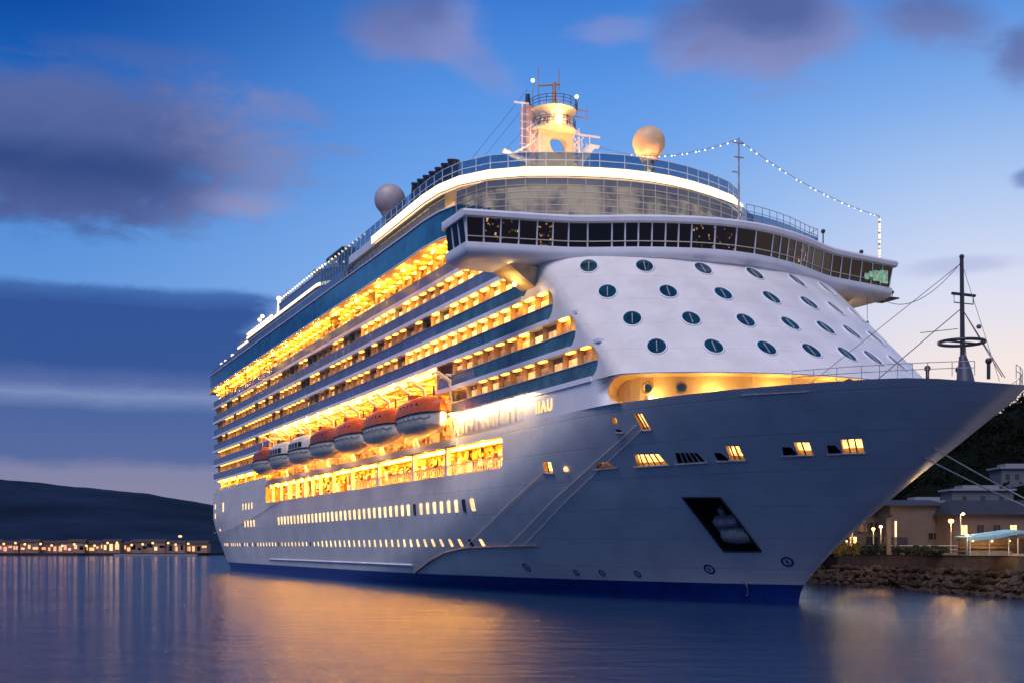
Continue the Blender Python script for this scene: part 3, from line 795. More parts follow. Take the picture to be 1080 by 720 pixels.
# ------------------------------------------------------------------ bridge
ZB0, ZB1, ZB2, ZB3 = 34.4, 35.45, 37.9, 38.65
half = [(184.3,27.0),(185.0,23.5),(185.7,19.8),(186.4,16.6),(187.1,14.8),(188.2,12.6),(189.4,10.2),(190.4,7.6),(191.2,5.0),(191.7,2.5)]
frontp = [(x, -y) for x, y in half]+[(191.85, 0)]+[(x, y) for x, y in reversed(half)]
def dense(path, step):
    out = [path[0]]
    for a, b_ in zip(path, path[1:]):
        L = math.dist(a, b_); n = max(1, round(L/step))
        for i in range(1, n+1): out.append((lerp(a[0], b_[0], i/n), lerp(a[1], b_[1], i/n)))
    return out
wingback = [(178.7, 27.0), (178.7, 18.6), (176, 18.6), (176, -18.6), (178.7, -18.6), (178.7, -27.0)]
plan = frontp + wingback
def inset(path, d):   # inward offset of the front outline (path runs starboard to port, inside is aft)
    o = offset(path, d); return [(p[0], max(-27+d*.8, min(27-d*.8, p[1]))) for p in o]
b = MB()     # curved bulwark: soffit tucks in underneath
lay = [(33.85, 1.9), (34.0, 1.1), (34.25, .4), (34.55, .05), (35.0, -.05), (35.45, 0.0)]
rings = []
for z, d in lay:
    f = inset(frontp, d); wb = [(178.7+min(d, 1)*.4, 27-max(0, d)*.8), (178.7+min(d, 1)*.4, 18.6), (176, 18.6), (176, -18.6), (178.7+min(d, 1)*.4, -18.6), (178.7+min(d, 1)*.4, -27+max(0, d)*.8)]
    rings.append([(p[0], p[1], z) for p in f+wb])
b.loft(rings, 0, True, True, True); bw_ = b.build('bridge_bulwark', M['white'], ship); bw_.data.set_sharp_from_angle(angle=radians(45))
b = MB()
rings = []
for z, d in [(37.85, -.25), (37.95, -.55), (38.35, -.62), (38.6, -.4), (38.7, .1)]:
    f = [(p[0], p[1]*(1+.0 if abs(p[1]) < 26 else 1.012)) for p in offset(frontp, d)]
    rings.append([(p[0], p[1], z) for p in f+[(178.3, 27.3), (178.3, 18.6), (164, 18.4), (164, -18.4), (178.3, -18.6), (178.3, -27.3)]])
b.loft(rings, 0, True, True, True); br = b.build('bridge_roof', M['white'], ship); br.data.set_sharp_from_angle(angle=radians(50))
b = MB(); rings = [[(p[0], p[1], z) for p in inset(frontp, d)+[(179.2, 26.6), (179.2, 18.6), (176, 18.5), (176, -18.5), (179.2, -18.6), (179.2, -26.6)]] for z, d in ((35.4, .45), (37.9, .12))]
b.loft(rings, 0, True, sm=False); b.build('bridge_interior', M['black'], ship)
# panes and mullions
lo = dense(inset(frontp, .30), 1.75); hi = dense(inset(frontp, -.05), 1.75)
n = min(len(lo), len(hi)); lo = lo[:n]; hi = hi[:n]
lp_ = M['pane'].copy(); lp_.name = 'lit_bridge_pane'; t = NT(lp_.node_tree); g = t.new('ShaderNodeNewGeometry').outputs['Position']
pb = t.n['Principled BSDF']; pb.inputs['Emission Color'].default_value = (1, .55, .16, 1)
t.l.new(t.m('MULTIPLY', t.ss(t.noise(g, 2.2, 3, .6), .60, .72), .9), pb.inputs['Emission Strength'])
mpane = [M['pane'], lp_]
mul = MB()
def pane(a0, a1, b0, b1, m, nm='bridge_pane'):
    q = MB(); q.add([(a0[0], a0[1], 35.46), (a1[0], a1[1], 35.46), (b1[0], b1[1], 37.86), (b0[0], b0[1], 37.86)], [(0, 1, 2, 3)]); return q.build(nm, m, ship)
for i in range(n-1):
    lit = i in (1, 2, 4, 14, 15, 20, 21, 22)
    pane(lo[i], lo[i+1], hi[i], hi[i+1], mpane[1 if lit else 0])
for i in range(n):
    L_ = MB(); L_.tube([(lo[i][0]+.03, lo[i][1], 35.44), (hi[i][0]+.03, hi[i][1], 37.9)], .085, 4)
    L_.build('mullion', M['trim'], ship)
for s_ in (-1, 1):     # wing end windows
    ye = 26.75*s_
    for j in range(3):
        xa = 184.0-1.75*j; q = MB()
        q.add([(xa, ye, 35.46), (xa-1.75, ye, 35.46), (xa-1.75, ye+.28*s_, 37.86), (xa, ye+.28*s_, 37.86)], [(0, 1, 2, 3)]); q.build('bridge_pane', M['pane'], ship)
        q = MB(); q.tube([(xa, ye+.03*s_, 35.44), (xa, ye+.31*s_, 37.9)], .085, 4); q.build('mullion', M['trim'], ship)
b = MB(); rail = inset(frontp, .18); b.tube([(p[0]+.08, p[1], 36.05) for p in rail], .05, 4); b.build('bridge_handrail', M['gold_bal'], ship)
b = MB()
for (ya, yb, z0, z1) in [(22.2,22.8,35.9,36.6),(23.0,23.5,36.2,36.9),(23.7,24.7,35.9,37.1),(24.9,26.0,35.8,37.3)]:
    xa = interp(ya, [p[1] for p in frontp], [p[0] for p in frontp]); b.box(xa-.12, xa+.02, ya, yb, z0, z1)
b.build('wing_console', M['greenlit'], ship)
b = MB()
b.box(181, 184, 27.0, 28.4, 34.35, 34.5); b.tube([(183, 28.2, 34.5), (183, 28.2, 35.2)], .05, 5); b.ball((183, 28.2, 35.3), .22, 8, 6)
b.build('wing_platform', M['dark'], ship)
# golden lit brackets under the wings
for s_ in (-1, 1):
    b = MB(); b.add([(179, 18.8*s_, 33.7), (184, 18.8*s_, 33.7), (183.5, 22.5*s_, 34.2), (179, 22.5*s_, 34.2), (180, 18.8*s_, 31.9), (183, 18.8*s_, 31.9)],
          [(0, 1, 2, 3), (4, 5, 1, 0), (1, 5, 2), (0, 3, 4), (3, 2, 5, 4)]); b.build('wing_bracket', M['cream'], ship)
    b = MB(); b.ball((181, 20.2*s_, 32.4), .25, 8, 6); b.build('bracket_lamp', emit('bracket_lamp', AMB2, 6), ship)
    ld = bpy.data.lights.new('bracket_light', 'POINT'); ld.energy = 170; ld.color = (1, .6, .2); ld.shadow_soft_size = .3
    lo_ = bpy.data.objects.new('bracket_light', ld); col.objects.link(lo_); lo_.location = (181.5, 20.8*s_, 32.1)

# small masts, lamps and rail on the bridge roof
b = MB(); b.tube([(189.5, 1.9, 38.6), (189.5, 1.9, 48.1)], .13, 8, r1=.08); b.box(189.4, 189.6, 1.2, 2.6, 47.5, 47.6); b.box(189.4, 189.6, 1.3, 2.5, 46.0, 46.1); b.box(189.4, 189.6, 1.1, 1.9, 44.4, 44.5)
b.build('signal_mast', M['lgrey'], ship)
for (x, y, h_) in [(184.8, 16.6, 2.2), (182.5, 24.0, 1.1), (182, 21.2, .6)]:
    b = MB(); b.tube([(x, y, 38.7), (x, y, 38.7+h_)], .07, 6); b.ball((x, y, 38.7+h_), .26, 10, 6); b.build('searchlight', M['dark'], ship)
b = MB(); b.tube([(183.2, 26, 38.7), (183.2, 26, 44.1)], .10, 6); b.build('light_pole', M['gold_bal'], ship)
rp = [(x-1.5, y*.95) for x, y in frontp if abs(y) < 17.5]
rp = [(172, rp[0][1]-.6)] + rp + [(172, rp[-1][1]+.6)]
rp = [p for p in rp if p[1] > 2]
b = MB(); b.strip(dense(rp, 1.2), 38.7, 40.1, 0); b.build('roof_rail_glass', M['screen'], ship)
b = MB()
for p in dense(rp, 1.2): b.tube([(p[0], p[1], 38.7), (p[0], p[1], 41.0)], .04, 4)
for z in (39.5, 40.3, 41.0): b.tube([(p[0], p[1], z) for p in dense(rp, 2)], .04, 4)
b.build('roof_rail', M['lgrey'], ship)

# ------------------------------------------------------------------ upper decks: overhanging teal band, cove light, screens
uh = [(-2, 18.9), (6, 20.5), (148, 20.8), (155, 20.9), (160, 20.6), (164, 19.6), (167.5, 17.4), (170.3, 14), (172.2, 9.8), (173.4, 6), (174, 3)]
upper = [(x, -y) for x, y in uh]+[(174.2, 0)]+[(x, y) for x, y in reversed(uh)]
def ring_wall(mb, path, z0, z1, mi=0): mb.strip(path, z0, z1, mi)
def closed(path, z0, z1, mi, mb, mt=None, p1=None): mb.prism(path, z0, z1, mi, mt, p1)
b = MB(); closed([p for p in upper if p[0] < 165], 41.9, 45.2, 0, b, 1); b.build('overhanging_band', [M['teal'], M['cream']], ship)
b = MB()
for z, r_ in ((41.92, .13), (45.22, .12)):
    for sg in (-1, 1): b.tube([(p[0], p[1]+.06*sg, z) for p in upper if p[0] < 165 and p[1]*sg > 0], r_, 6)
b.build('band_moulding', M['trim'], ship)
b = MB(); y_ = -20.53
for i in range(60):
    xx = 10+i*2.6; b.box(xx, xx+.05, y_, y_+.03, 42.1, 45.0)
b.build('band_joints', M['navy'], ship)
low = [p for p in upper]
sub = [(x, y) for x, y in upper if x >= 120]; sub = [(118, -20.5)]+sub+[(118, 20.5)]
aft = [(2, -19.6), (118, -20.1)]
b = MB(); b.strip([(2, -19.4), (118, -20.1)], 45.3, 46.9, 0, .2); b.strip([(118, 20.1), (2, 19.4)], 45.3, 46.9, 0, .2); b.build('aft_bulwark', M['navy'], ship)
b = MB(); b.tube([(2, -19.4, 46.95), (118, -20.1, 46.95)], .08, 6); b.build('aft_bulwark_rail', M['lgrey'], ship)
# second (lower) screen, set in
s2 = dense(inset(sub, .7), 2.0); s2f = dense([(163.6, -19.9)]+[(p[0]+1.4, p[1]*1.05) for p in sub if p[0] > 165]+[(163, 21.2), (150, 21)], 2.0); s2a = [p for p in s2 if p[0] < 160 and p[1] < 0]; s2b = [p for p in s2 if p[0] < 160 and p[1] > 0]
def grid_screen(path, z0, z1, nrow, step_m, name, gm, mm, r=.05):
    b = MB(); b.strip(path, z0, z1); g = b.build(name, gm, ship)
    b = MB(); acc = 0
    for i, p in enumerate(path): b.tube([(p[0], p[1], z0), (p[0], p[1], z1)], r, 4)
    for j in range(nrow+1):
        z = lerp(z0, z1, j/nrow); b.tube([(p[0], p[1], z) for p in path], r*.9, 4)
    b.build('screen_frame', mm, g)
bz = mat('bronze_frame', (.66, .52, .40), .45)
grid_screen(s2f, 42.2, 46.75, 6, 2, 'lower_screen', M['screen'], bz, .06)
grid_screen(s2a, 45.3, 47.35, 3, 2, 'lower_screen', M['screen'], bz)
grid_screen(s2b, 45.3, 47.35, 3, 2, 'lower_screen', M['screen'], bz)
b = MB(); b.prism([(162, -19.5)]+[(p[0]+1.6, p[1]*1.05) for p in upper if p[0] >= 165]+[(163, 21.3), (150, 21)], 41.3, 42.2); b.build('observation_deck', M['white'], ship)
b = MB(); b.strip([(p[0]-2.2, p[1]*.9) for p in s2 if p[0] > 130], 42.2, 47.3); b.build('lounge_glow_wall', emit('lounge_glow', (1, .55, .26), 1.0, .7, .35, base=(.35, .22, .14)), ship)  # wall glows by itself, standing in for warm lamplight behind the screen
gl = [p for p in offset([q for q in sub if q[0] > 132 or True], 0)]
gl = [(133, -20.5)]+[p for p in upper if p[0] >= 148]+[(133, 20.5)]
b = MB(); b.strip(gl, 47.45, 48.45, 0, .25); b.build('cove_fascia', M['glow'], ship)
b = MB(); sl = [(120, -20.2)]+[(p[0]-.3, p[1]*.985) for p in upper if p[0] >= 148]+[(120, 20.2)]
b.prism(sl, 47.35, 48.5); b.build('sun_deck', M['white'], ship)
b = MB(); b.tube([(p[0], p[1], 47.42) for p in offset(gl, -.08)], .08, 5); b.tube([(p[0], p[1], 48.5) for p in offset(gl, -.08)], .07, 5); b.build('cove_moulding', M['brown'], ship)
s1 = dense(inset([(121, -20.4)]+[p for p in upper if p[0] >= 148]+[(121, 20.4)], .35), 2.4)
grid_screen(s1, 48.5, 50.3, 2, 2.4, 'upper_screen', M['screen'], M['trim'], .055)
# houses on the sun deck
b = MB(); b.box(60, 158, -15.5, 15.5, 45.2, 47.6); b.build('deck_house', M['brown'], ship)
b = MB(); 
for xx in range(62, 156, 3): b.box(xx, xx+1.9, -15.6, -15.45, 45.7, 47.2)
b.build('deck_house_glazing', M['win_b'], ship)
def rrect(x0, x1, w_, r=5, n=6):
    pts = []
    for cx, cy, a0 in ((x1-r, w_-r, 0), (x0+r, w_-r, 90), (x0+r, -w_+r, 180), (x1-r, -w_+r, 270)):
        for k in range(n+1): a = radians(a0+90*k/n); pts.append((cx+r*cos(a), cy+r*sin(a)))
    return pts
b = MB(); b.prism(rrect(36, 102, 18.3), 45.2, 48.2); b.build('aft_house', M['navy'], ship)
b = MB(); b.prism(rrect(35, 101, 18.9), 48.75, 49.3, 0, 1); b.build('aft_cove_fascia', [M['glow'], M['white']], ship)
b = MB(); b.prism(rrect(35.6, 100.5, 18.6), 48.2, 48.75); b.prism(rrect(36, 100.5, 18.6), 49.3, 49.5); b.build('aft_sun_deck', M['white'], ship)
b = MB(); q = rrect(60, 101, 17.8)
b.prism(q, 49.5, 51.6); b.build('aft_bulwark_screen', M['navy'], ship)
b = MB(); q2 = q+[q[0]]; b.tube([(p[0], p[1], 51.7) for p in q2], .12, 6)
for p in dense(q2, 2.0): b.tube([(p[0], p[1], 51.6), (p[0], p[1], 52.4)], .04, 4)
b.build('aft_rail', M['lgrey'], ship)
b = MB(); 
for p in dense(q2, 1.7):
    if p[1] < 0: b.ball((p[0], p[1], 52.45), .17, 8, 5)
for p in dense([(37, -18.2), (60, -18.2)], 1.6): b.ball((p[0], p[1], 50.3), .2, 8, 5)
for p in dense([(103, -19.6), (126, -19.6)], 1.9): b.ball((p[0], p[1], 50.6), .18, 8, 5)
for p in [(10, -18.6), (15, -18.6), (24, -18.8), (48, -18), (52, -18.3)]: b.ball((p[0], p[1], 47.6 if p[0] < 30 else 51.5), .4, 8, 5)
tag(b.build('rail_lamps', M['bulb'], ship), kind='stuff')
b = MB(); b.box(88, 98, -14, -8, 51.6, 54.6); b.box(90, 100, -15.5, -9, 54.6, 55.1); b.box(99, 104, -12, -6, 49.5, 53.5); b.build('aft_lounge', M['dark'], ship)
b = MB(); b.tube([(60, -16.8, 49.5), (60, -16.8, 53.5)], .5, 8, r1=.2); b.ball((60, -16.8, 53.7), .5, 10, 6); b.build('aft_lamp_tower', emit('lamp_tower', WARM, 2.2), ship)
b = MB(); b.strip(dense([(103, -19.9), (121, -20.1)], 1.8), 46.9, 50.2, 0); b.build('mid_screen', M['screen'], ship)
b = MB()
for p in dense([(103, -19.9), (121, -20.1)], 1.8): b.tube([(p[0], p[1], 46.9), (p[0], p[1], 50.3)], .06, 4)
for z in (48, 49.2, 50.3): b.tube([(103, -19.9, z), (121, -20.1, z)], .06, 4)
b.build('mid_screen_frame', M['lgrey'], ship)
text('TWELU', 'aft_lettering', (60.0, -20.56, 42.7), (radians(90), 0, 0), 2.6, mat('letter_grey', (.45, .45, .48), .5), ship)
b = MB(); b.box(103.8, 104.6, -20.62, -20.5, 42.6, 44.4); b.build('band_lamp', M['vil_c'], ship)

# stepped terraces and clutter along the aft roofline
for x0, x1, z0, z1 in ((14, 30, 45.2, 47.9), (24, 38, 47.9, 49.6)):
    b = MB(); b.box(x0, x1, -17.6, 17.6, z0, z1); tr = b.build('stern_terrace', M['navy'], ship)
    b = MB(); b.box(x0, x1, -17.75, -17.6, z1-.5, z1-.15); b.build('terrace_light', M['glow'], tr)
    b = MB()
    for k in range(int((x1-x0)/1.6)+1): b.tube([(x0+k*1.6, -17.5, z1), (x0+k*1.6, -17.5, z1+1.1)], .05, 4)
    b.tube([(x0, -17.5, z1+1.1), (x1, -17.5, z1+1.1)], .06, 4); b.build('terrace_rail', M['lgrey'], tr)
rr = random.Random(8)
for k in range(16):
    xx = 40+k*4.2+rr.uniform(-1, 1); hh = rr.uniform(.6, 2.2); yy = -rr.uniform(15.5, 17.2); zb = 49.5 if xx < 60 or xx > 101 else 51.6
    b = MB(); b.box(xx, xx+rr.uniform(.6, 2.6), yy, yy+1.2, zb, zb+hh)
    if k % 3 == 0: b.tube([(xx+.3, yy+.4, zb+hh), (xx+.3, yy+.4, zb+hh+rr.uniform(1, 2.6))], .06, 4)
    b.build('roof_locker', M[rr.choice(('lgrey', 'gold_bal', 'grey', 'brown'))], ship)

# funnel pipes
b = MB(); b.prism(rrect(116, 138, 11, 4), 48.5, 56.0, 0, None, rrect(119, 136, 10, 4)); b.build('funnel_casing', M['navy'], ship)
for i in range(7):
    x = 134.6-i*2.6; t = Vector((x, -9, 60.2+.15*i))
    b = MB(); b.tube([t+Vector((-2.2, .6, -6)), t+Vector((-.5, .1, -1.3)), t], .82, 12); b.tube([t+Vector((0, 0, -.15)), t+Vector((.05, 0, .12))], .92, 12)
    b.build('funnel_pipe', M['dark'], ship)
# radomes
for (c, r, m) in ((Vector((158.8, 9, 57.8)), 2.15, 'a'), (Vector((117.8, -13, 58.5)), 2.4, 'b')):
    b = MB(); b.ball(c, r, 28, 18); b.tube([c+Vector((0,0,-r*.82)), c+Vector((0,0,-r*1.12))], r*.62, 16, r1=r*.45)
    b.build('radome', mat('radome_shell_'+m, (.80, .50, .28) if m == 'a' else (.40, .36, .38), .45, noise=.1, nscale=.6), ship)  # shell a has the gold lamplight put into its base colour
    b = MB(); b.tube([c+Vector((0,0,-r*1.1)), (c.x, c.y, 48.4)], .7, 8); b.build('radome_pedestal', M['grey'], ship)

# ------------------------------------------------------------------ lit radar tower
TX = 148.6
M['tower'] = mat('tower_paint', (.78, .70, .52), .5, noise=.15, nscale=.8)
b = MB()
prof = [(-2.6, 48.4), (2.9, 48.4), (3.1, 58.5), (2.7, 61.1), (-2.5, 61.1), (-2.5, 56)]
nv = len(prof)
b.add([(TX-.6, y, z) for y, z in prof]+[(TX+.6, y, z) for y, z in prof], [tuple(range(nv-1, -1, -1)), tuple(range(nv, 2*nv))]+[(i, (i+1) % nv, nv+(i+1) % nv, nv+i) for i in range(nv)])
tw = b.build('radar_tower', M['tower'], ship)
ct = MB(); ring = [[(xx, .55+1.3*cos(2*pi*k/20), 59.5+(1.35*sin(2*pi*k/20) if sin(2*pi*k/20) < 0 else 1.0*sin(2*pi*k/20))) for k in range(20)] for xx in (TX-4, TX+4)]
ct.loft(ring, 0, True, True, True, False); co_ = ct.build('cut', M['tower'], None)
for o_ in (tw, co_):
    bmx = bmesh.new(); bmx.from_mesh(o_.data); bmesh.ops.recalc_face_normals(bmx, faces=bmx.faces); bmx.to_mesh(o_.data); bmx.free()
md = tw.modifiers.new('b', 'BOOLEAN'); md.object = co_; md.solver = 'EXACT'; bpy.context.view_layer.update()
me = bpy.data.meshes.new_from_object(tw.evaluated_get(bpy.context.evaluated_depsgraph_get())); tw.modifiers.clear(); tw.data = me
bpy.data.objects.remove(co_, do_unlink=True)
b = MB(); b.box(TX-2.2, TX-.2, -3.9, -2.5, 48.4, 64.4); b.build('tower_pillar', mat('pillar_pink', (.62, .46, .42), .5), tw)
b = MB(); b.tube([(TX-1.2, -3.2, 64.4), (TX-1.2, -3.2, 66.2)], .45, 8, r1=.3); b.build('pillar_cap', M['dark'], tw)
def circ(r, n=20, cy=0.): return [(TX+r*cos(2*pi*k/n), cy+r*sin(2*pi*k/n)) for k in range(n)]
b = MB(); b.prism(circ(3.1), 61.1, 61.35); b.prism(circ(2.0), 61.35, 62.9, 0, None, circ(2.2)); b.prism(circ(2.4), 62.9, 63.9, 0, None, circ(3.2)); b.build('lookout', M['tower'], tw)
def railing(r, z, h_, nm, m):
    b = MB(); c = circ(r, 18)
    for p in c: b.tube([(p[0], p[1], z), (p[0], p[1], z+h_)], .045, 4)
    for zz in (z+h_*.35, z+h_*.7, z+h_): b.tube([(p[0], p[1], zz) for p in c+[c[0]]], .045, 4)
    b.build(nm, m, tw)
railing(3.05, 61.35, 1.2, 'lower_railing', M['dark']); railing(3.3, 63.9, 1.3, 'upper_railing', M['dark'])
rr = random.Random(9)
for k in range(26):
    b = MB()
    a = rr.uniform(-2.2, 1.2); r_ = 2.45; b.obox((TX+r_*cos(a), r_*sin(a), 61.5+rr.uniform(0, 1.2)), .25, .35, rr.uniform(.2, .6), a, rr.choice((0, 1, 2))); b.build('lookout_equipment', [M['lgrey'], M['maroon'], M['trim']], tw)
b = MB()
b.tube([(TX, .2, 63.90), (TX, .2, 67.90)], .42, 8, r1=.25); b.tube([(TX, -2.2, 67.10), (TX, 1.0, 67.80)], .13, 5); b.tube([(TX, -2.2, 65.90), (TX, -2.2, 69.80)], .07, 5); b.tube([(TX, .9, 66.90), (TX, .9, 69.90)], .07, 5)
b.tube([(TX, 3.6, 64.30), (TX, 3.6, 66.30)], .06, 5); b.tube([(TX, -3.0, 64.90), (TX, -3.0, 67.50)], .05, 5); b.box(TX-.1, TX+.1, 3.0, 5.2, 63.70, 63.85); b.box(TX-.1, TX+.1, 3.0, 5.2, 64.70, 64.80)
b.tube([(TX, 5.2, 63.60), (TX, 5.2, 64.90)], .06, 4); b.build('top_mast', mat('mast_orange', (.50, .30, .18), .5), tw)
b = MB(); b.ball((TX, -3.0, 67.7), .26, 10, 6); b.ball((TX, 3.6, 66.5), .26, 10, 6); b.build('top_lamp', emit('top_lamp', (1, .95, .85), 3), tw)
b = MB()   # starboard bracket with radar scanner, port strut
b.tube([(TX, -2.6, 56.6), (TX, -5.6, 57.0)], .3, 6); b.tube([(TX, -5.9, 57.5), (TX, -3.2, 59.2)], .14, 5); b.tube([(TX, -4.6, 57), (TX, -4.6, 64.4)], .09, 5); b.tube([(TX, -5.8, 64.4), (TX, -3.6, 64.5)], .14, 5)
for z in range(57, 64): b.tube([(TX, -4.9, z), (TX, -3.6, z)], .05, 4)
b.loft([[(TX+dx, -7.4+t*4.6, 57.0+.9*(1-t)**2+dz) for dx, dz in ((-.5, 0), (.5, 0), (.4, -.5+.3*abs(t-.5)), (-.4, -.5+.3*abs(t-.5)))] for t in (0, .25, .5, .75, 1)], 0, True, True, True)
b.build('radar_bracket', M['trim'], tw)
b = MB(); b.tube([(TX, 1.6, 54.6), (TX, 3.2, 56.4), (TX, 6.0, 60.0)], .62, 8, r1=.4); b.tube([(TX, 2.9, 57.8), (TX, 5.8, 60.2)], .2, 6); b.tube([(TX, 3.8, 61.0), (TX, 4.0, 57.5)], .1, 5)
b.box(TX-.15, TX+.15, 2.9, 7.2, 61.3, 61.5); b.box(TX-.3, TX+.3, 5.4, 7.0, 59.9, 60.2); b.tube([(TX, 5.6, 54.5), (TX, 5.6, 61.6)], .07, 5); b.tube([(TX, 4.4, 59), (TX, 4.4, 60.9)], .08, 5)
for k in range(5): b.tube([(TX, 3+k*.6, 57.2+k*.6), (TX, 3.4+k*.6, 60.0+.1*k)], .06, 4)
b.build('port_strut', M['trim'], tw)
b = MB()
for sgn in (-1, 1):
    for k in range(6):
        z = 55.0+k*1.15; b.tube([(TX+.7, sgn*2.75, z), (TX+.7, sgn*(2.75+(.8 if k % 2 else 1.6)), z+1.15)], .06, 4); b.tube([(TX+.7, sgn*(2.75+(1.6 if k % 2 else .8)), z), (TX+.7, sgn*2.75, z+1.15)], .06, 4)
    b.tube([(TX+.7, sgn*3.9, 54.5), (TX+.7, sgn*3.6, 62)], .07, 4)
for k in range(14):
    a = -pi/2+pi*k/13; p = lambda r_, z: (TX+r_*cos(a), r_*sin(a), z)
    b.tube([p(2.15, 61.4), p(2.35, 62.9)], .06, 4); b.tube([p(2.9, 61.4), (TX+2.6*cos(a+.2), 2.6*sin(a+.2), 62.9)], .05, 4)
b.tube([(TX+.65, -2.3, 49), (TX+.65, -2.3, 61)], .07, 4); b.tube([(TX+.65, -1.7, 49), (TX+.65, -1.7, 61)], .07, 4)
for k in range(24): b.tube([(TX+.65, -2.3, 49.3+k*.5), (TX+.65, -1.7, 49.3+k*.5)], .035, 4)
for k in range(5): b.tube([(TX, -1.6+k*.8, 63.9), (TX, -1.6+k*.8, 65.2+.5*(k % 2))], .05, 4)
tag(b.build('lattice', [M['trim']], tw), kind='stuff')
for (p, e, c_) in (((160.5, 8.0, 53.5), 900, (1, .6, .22)), ((TX+6.5, -2.5, 52.5), 5200, (1, .46, .08)), ((TX+4.5, 6.5, 54.0), 3000, (1, .52, .12)), ((TX+3.2, -.5, 62.2), 1100, (1, .5, .12)), ((TX+2, -7, 54.5), 1300, (1, .6, .3))):
    ld = bpy.data.lights.new('tower_light', 'POINT'); ld.energy = e; ld.color = c_; ld.shadow_soft_size = .35
    lo_ = bpy.data.objects.new('tower_light', ld); col.objects.link(lo_); lo_.location = p
    b = MB(); b.ball(p, .2, 8, 5); b.build('tower_lamp', M['bulb'], tw)

# ------------------------------------------------------------------ boat deck recess
b = MB(); b.box(60, 159, -15.4, -15.21, 18.15, 27.5); b.build('boat_deck_wall', M['cream'], ship)
b = MB(); b.box(57, 161, -18.95, -15.3, 17.3, 18.09); 
b.build('boat_deck_edge', M['white'], ship)
b = MB()   # rounded white partition ahead of the boats
b.loft([[(153.6+.9*sin((z-24.1)*.8), -18.72, z), (153.6, -15.3, z)] for z in (24.1, 25, 26, 27, 27.55)], 0, False)
b.loft([[(158.8, -18.72, z), (158.8, -15.3, z)] for z in (18.1, 21, 24.1)], 0, False); b.box(153.6, 159.2, -18.72, -15.3, 24.0, 24.12); b.box(153.7, 154.1, -18.72, -15.3, 24.1, 27.5)
b.build('recess_partition', M['cream'], ship)
b = MB(); rr = random.Random(21); clutter(b, 60, 158, -15.42, 0, 18.3, 27.3, 620, rr, (0, 0, 1, 2, 3, 4))
for i in range(70):
    x = rr.uniform(60, 152); L = rr.uniform(3, 14); z = rr.uniform(24.5, 27.2); b.tube([(x, rr.uniform(-18, -15.8), z), (x+L, rr.uniform(-18, -15.8), z+rr.uniform(-.3, .3))], rr.uniform(.05, .16), 5, rr.choice((0, 2, 4)))
tag(b.build('boat_deck_fittings', [M['ochre'], M['cream'], M['maroon'], M['brown'], M['gold_bal']], ship), kind='stuff')
b = MB(); x = 61
while x < 152: b.box(x, x+2.0, -18.3, -16.7, 27.35, 27.48); b.box(x, x+1.2, -15.9, -15.45, 21.2, 21.6); x += 3.1
tag(b.build('boat_deck_lamps', M['lampstrip'], ship), kind='stuff')
# gold-lit aft mooring deck
b = MB(); clutter(b, 3, 59, -15.3, 0, 18.2, 20.5, 160, random.Random(4), (0, 1, 2, 3))
for xx in (8, 17, 26, 35, 44, 53): b.box(xx, xx+.4, -18.5, -18.0, 18.1, 20.65, 1)
tag(b.build('aft_deck_fittings', [M['ochre'], M['cream'], M['maroon'], M['brown']], ship), kind='stuff')
b = MB(); x = 3
while x < 59: b.box(x, x+1.4, -18.1, -16.8, 20.45, 20.55); x += 2.4
tag(b.build('aft_deck_lamps', M['promlamp'], ship), kind='stuff')
b = MB(); b.box(1.2, 1.5, -17, 17, 18.1, 45); b.build('transom', M['white'], ship)
b = MB(); b.strip([(57, -18.6), (1, -18.2), (0.4, -17)], 18.1, 18.9, 0, .1); b.build('aft_bulwark_plate', M['hull'], ship)

streak_glow = emit('added_streak_glow', (1, .44, .03), 1000)  # tiny bright spheres added to throw gold streaks onto the water
for xx in (60, 66, 72.5, 78.5, 84, 90, 95, 101, 110.5, 122, 133.5, 140.5, 149, 154, 161, 168):
    b = MB(); b.ball((xx, -18.35, 16.75), .13, 8, 6); b.build('promenade_added_glow', streak_glow, ship)
for xx in range(63, 153, 8):
    b = MB(); b.ball((xx+.5, -18.3, 27.1), .13, 8, 6); b.build('boat_deck_added_glow', streak_glow, ship)
for xx in range(12, 166, 11):
    b = MB(); b.ball((xx, -19.7, 41.5), .11, 8, 6); b.build('soffit_added_glow', streak_glow, ship)

# davits
BX = [154.2, 139.7, 125.3, 111, 96.6, 82.2, 68]
dv = []
for bx_ in BX:
    for s_ in (-1, 1):
        x = bx_+s_*4.6
        b = MB(); b.tube([(x, -18.3, 18.1), (x, -18.5, 22.5), (x, -18.9, 25.2), (x, -20.6, 26.2), (x, -21.2, 25.9)], .26, 6); b.tube([(x, -16, 25.8), (x, -19.4, 25.9)], .18, 6); b.tube([(x, -20.9, 26.0), (x, -20.7, 24.4)], .05, 5)
        b.build('davit', M['gold_bal'], ship)

for bx_ in BX:  # lamps added between the boats to gild them and the water
    p_ = (bx_+7.1, -19.6, 20.8)
    b = MB(); b.ball(p_, .2, 8, 5); b.tube([p_, (p_[0], -18.6, 18.1)], .06, 5); b.build('added_davit_lamp', M['promlamp'], ship)
    ld = bpy.data.lights.new('added_davit_light', 'POINT'); ld.energy = 1300; ld.color = (1, .52, .12); ld.shadow_soft_size = .25
    lo_ = bpy.data.objects.new('added_davit_light', ld); col.objects.link(lo_); lo_.location = (p_[0], -19.9, 20.8)

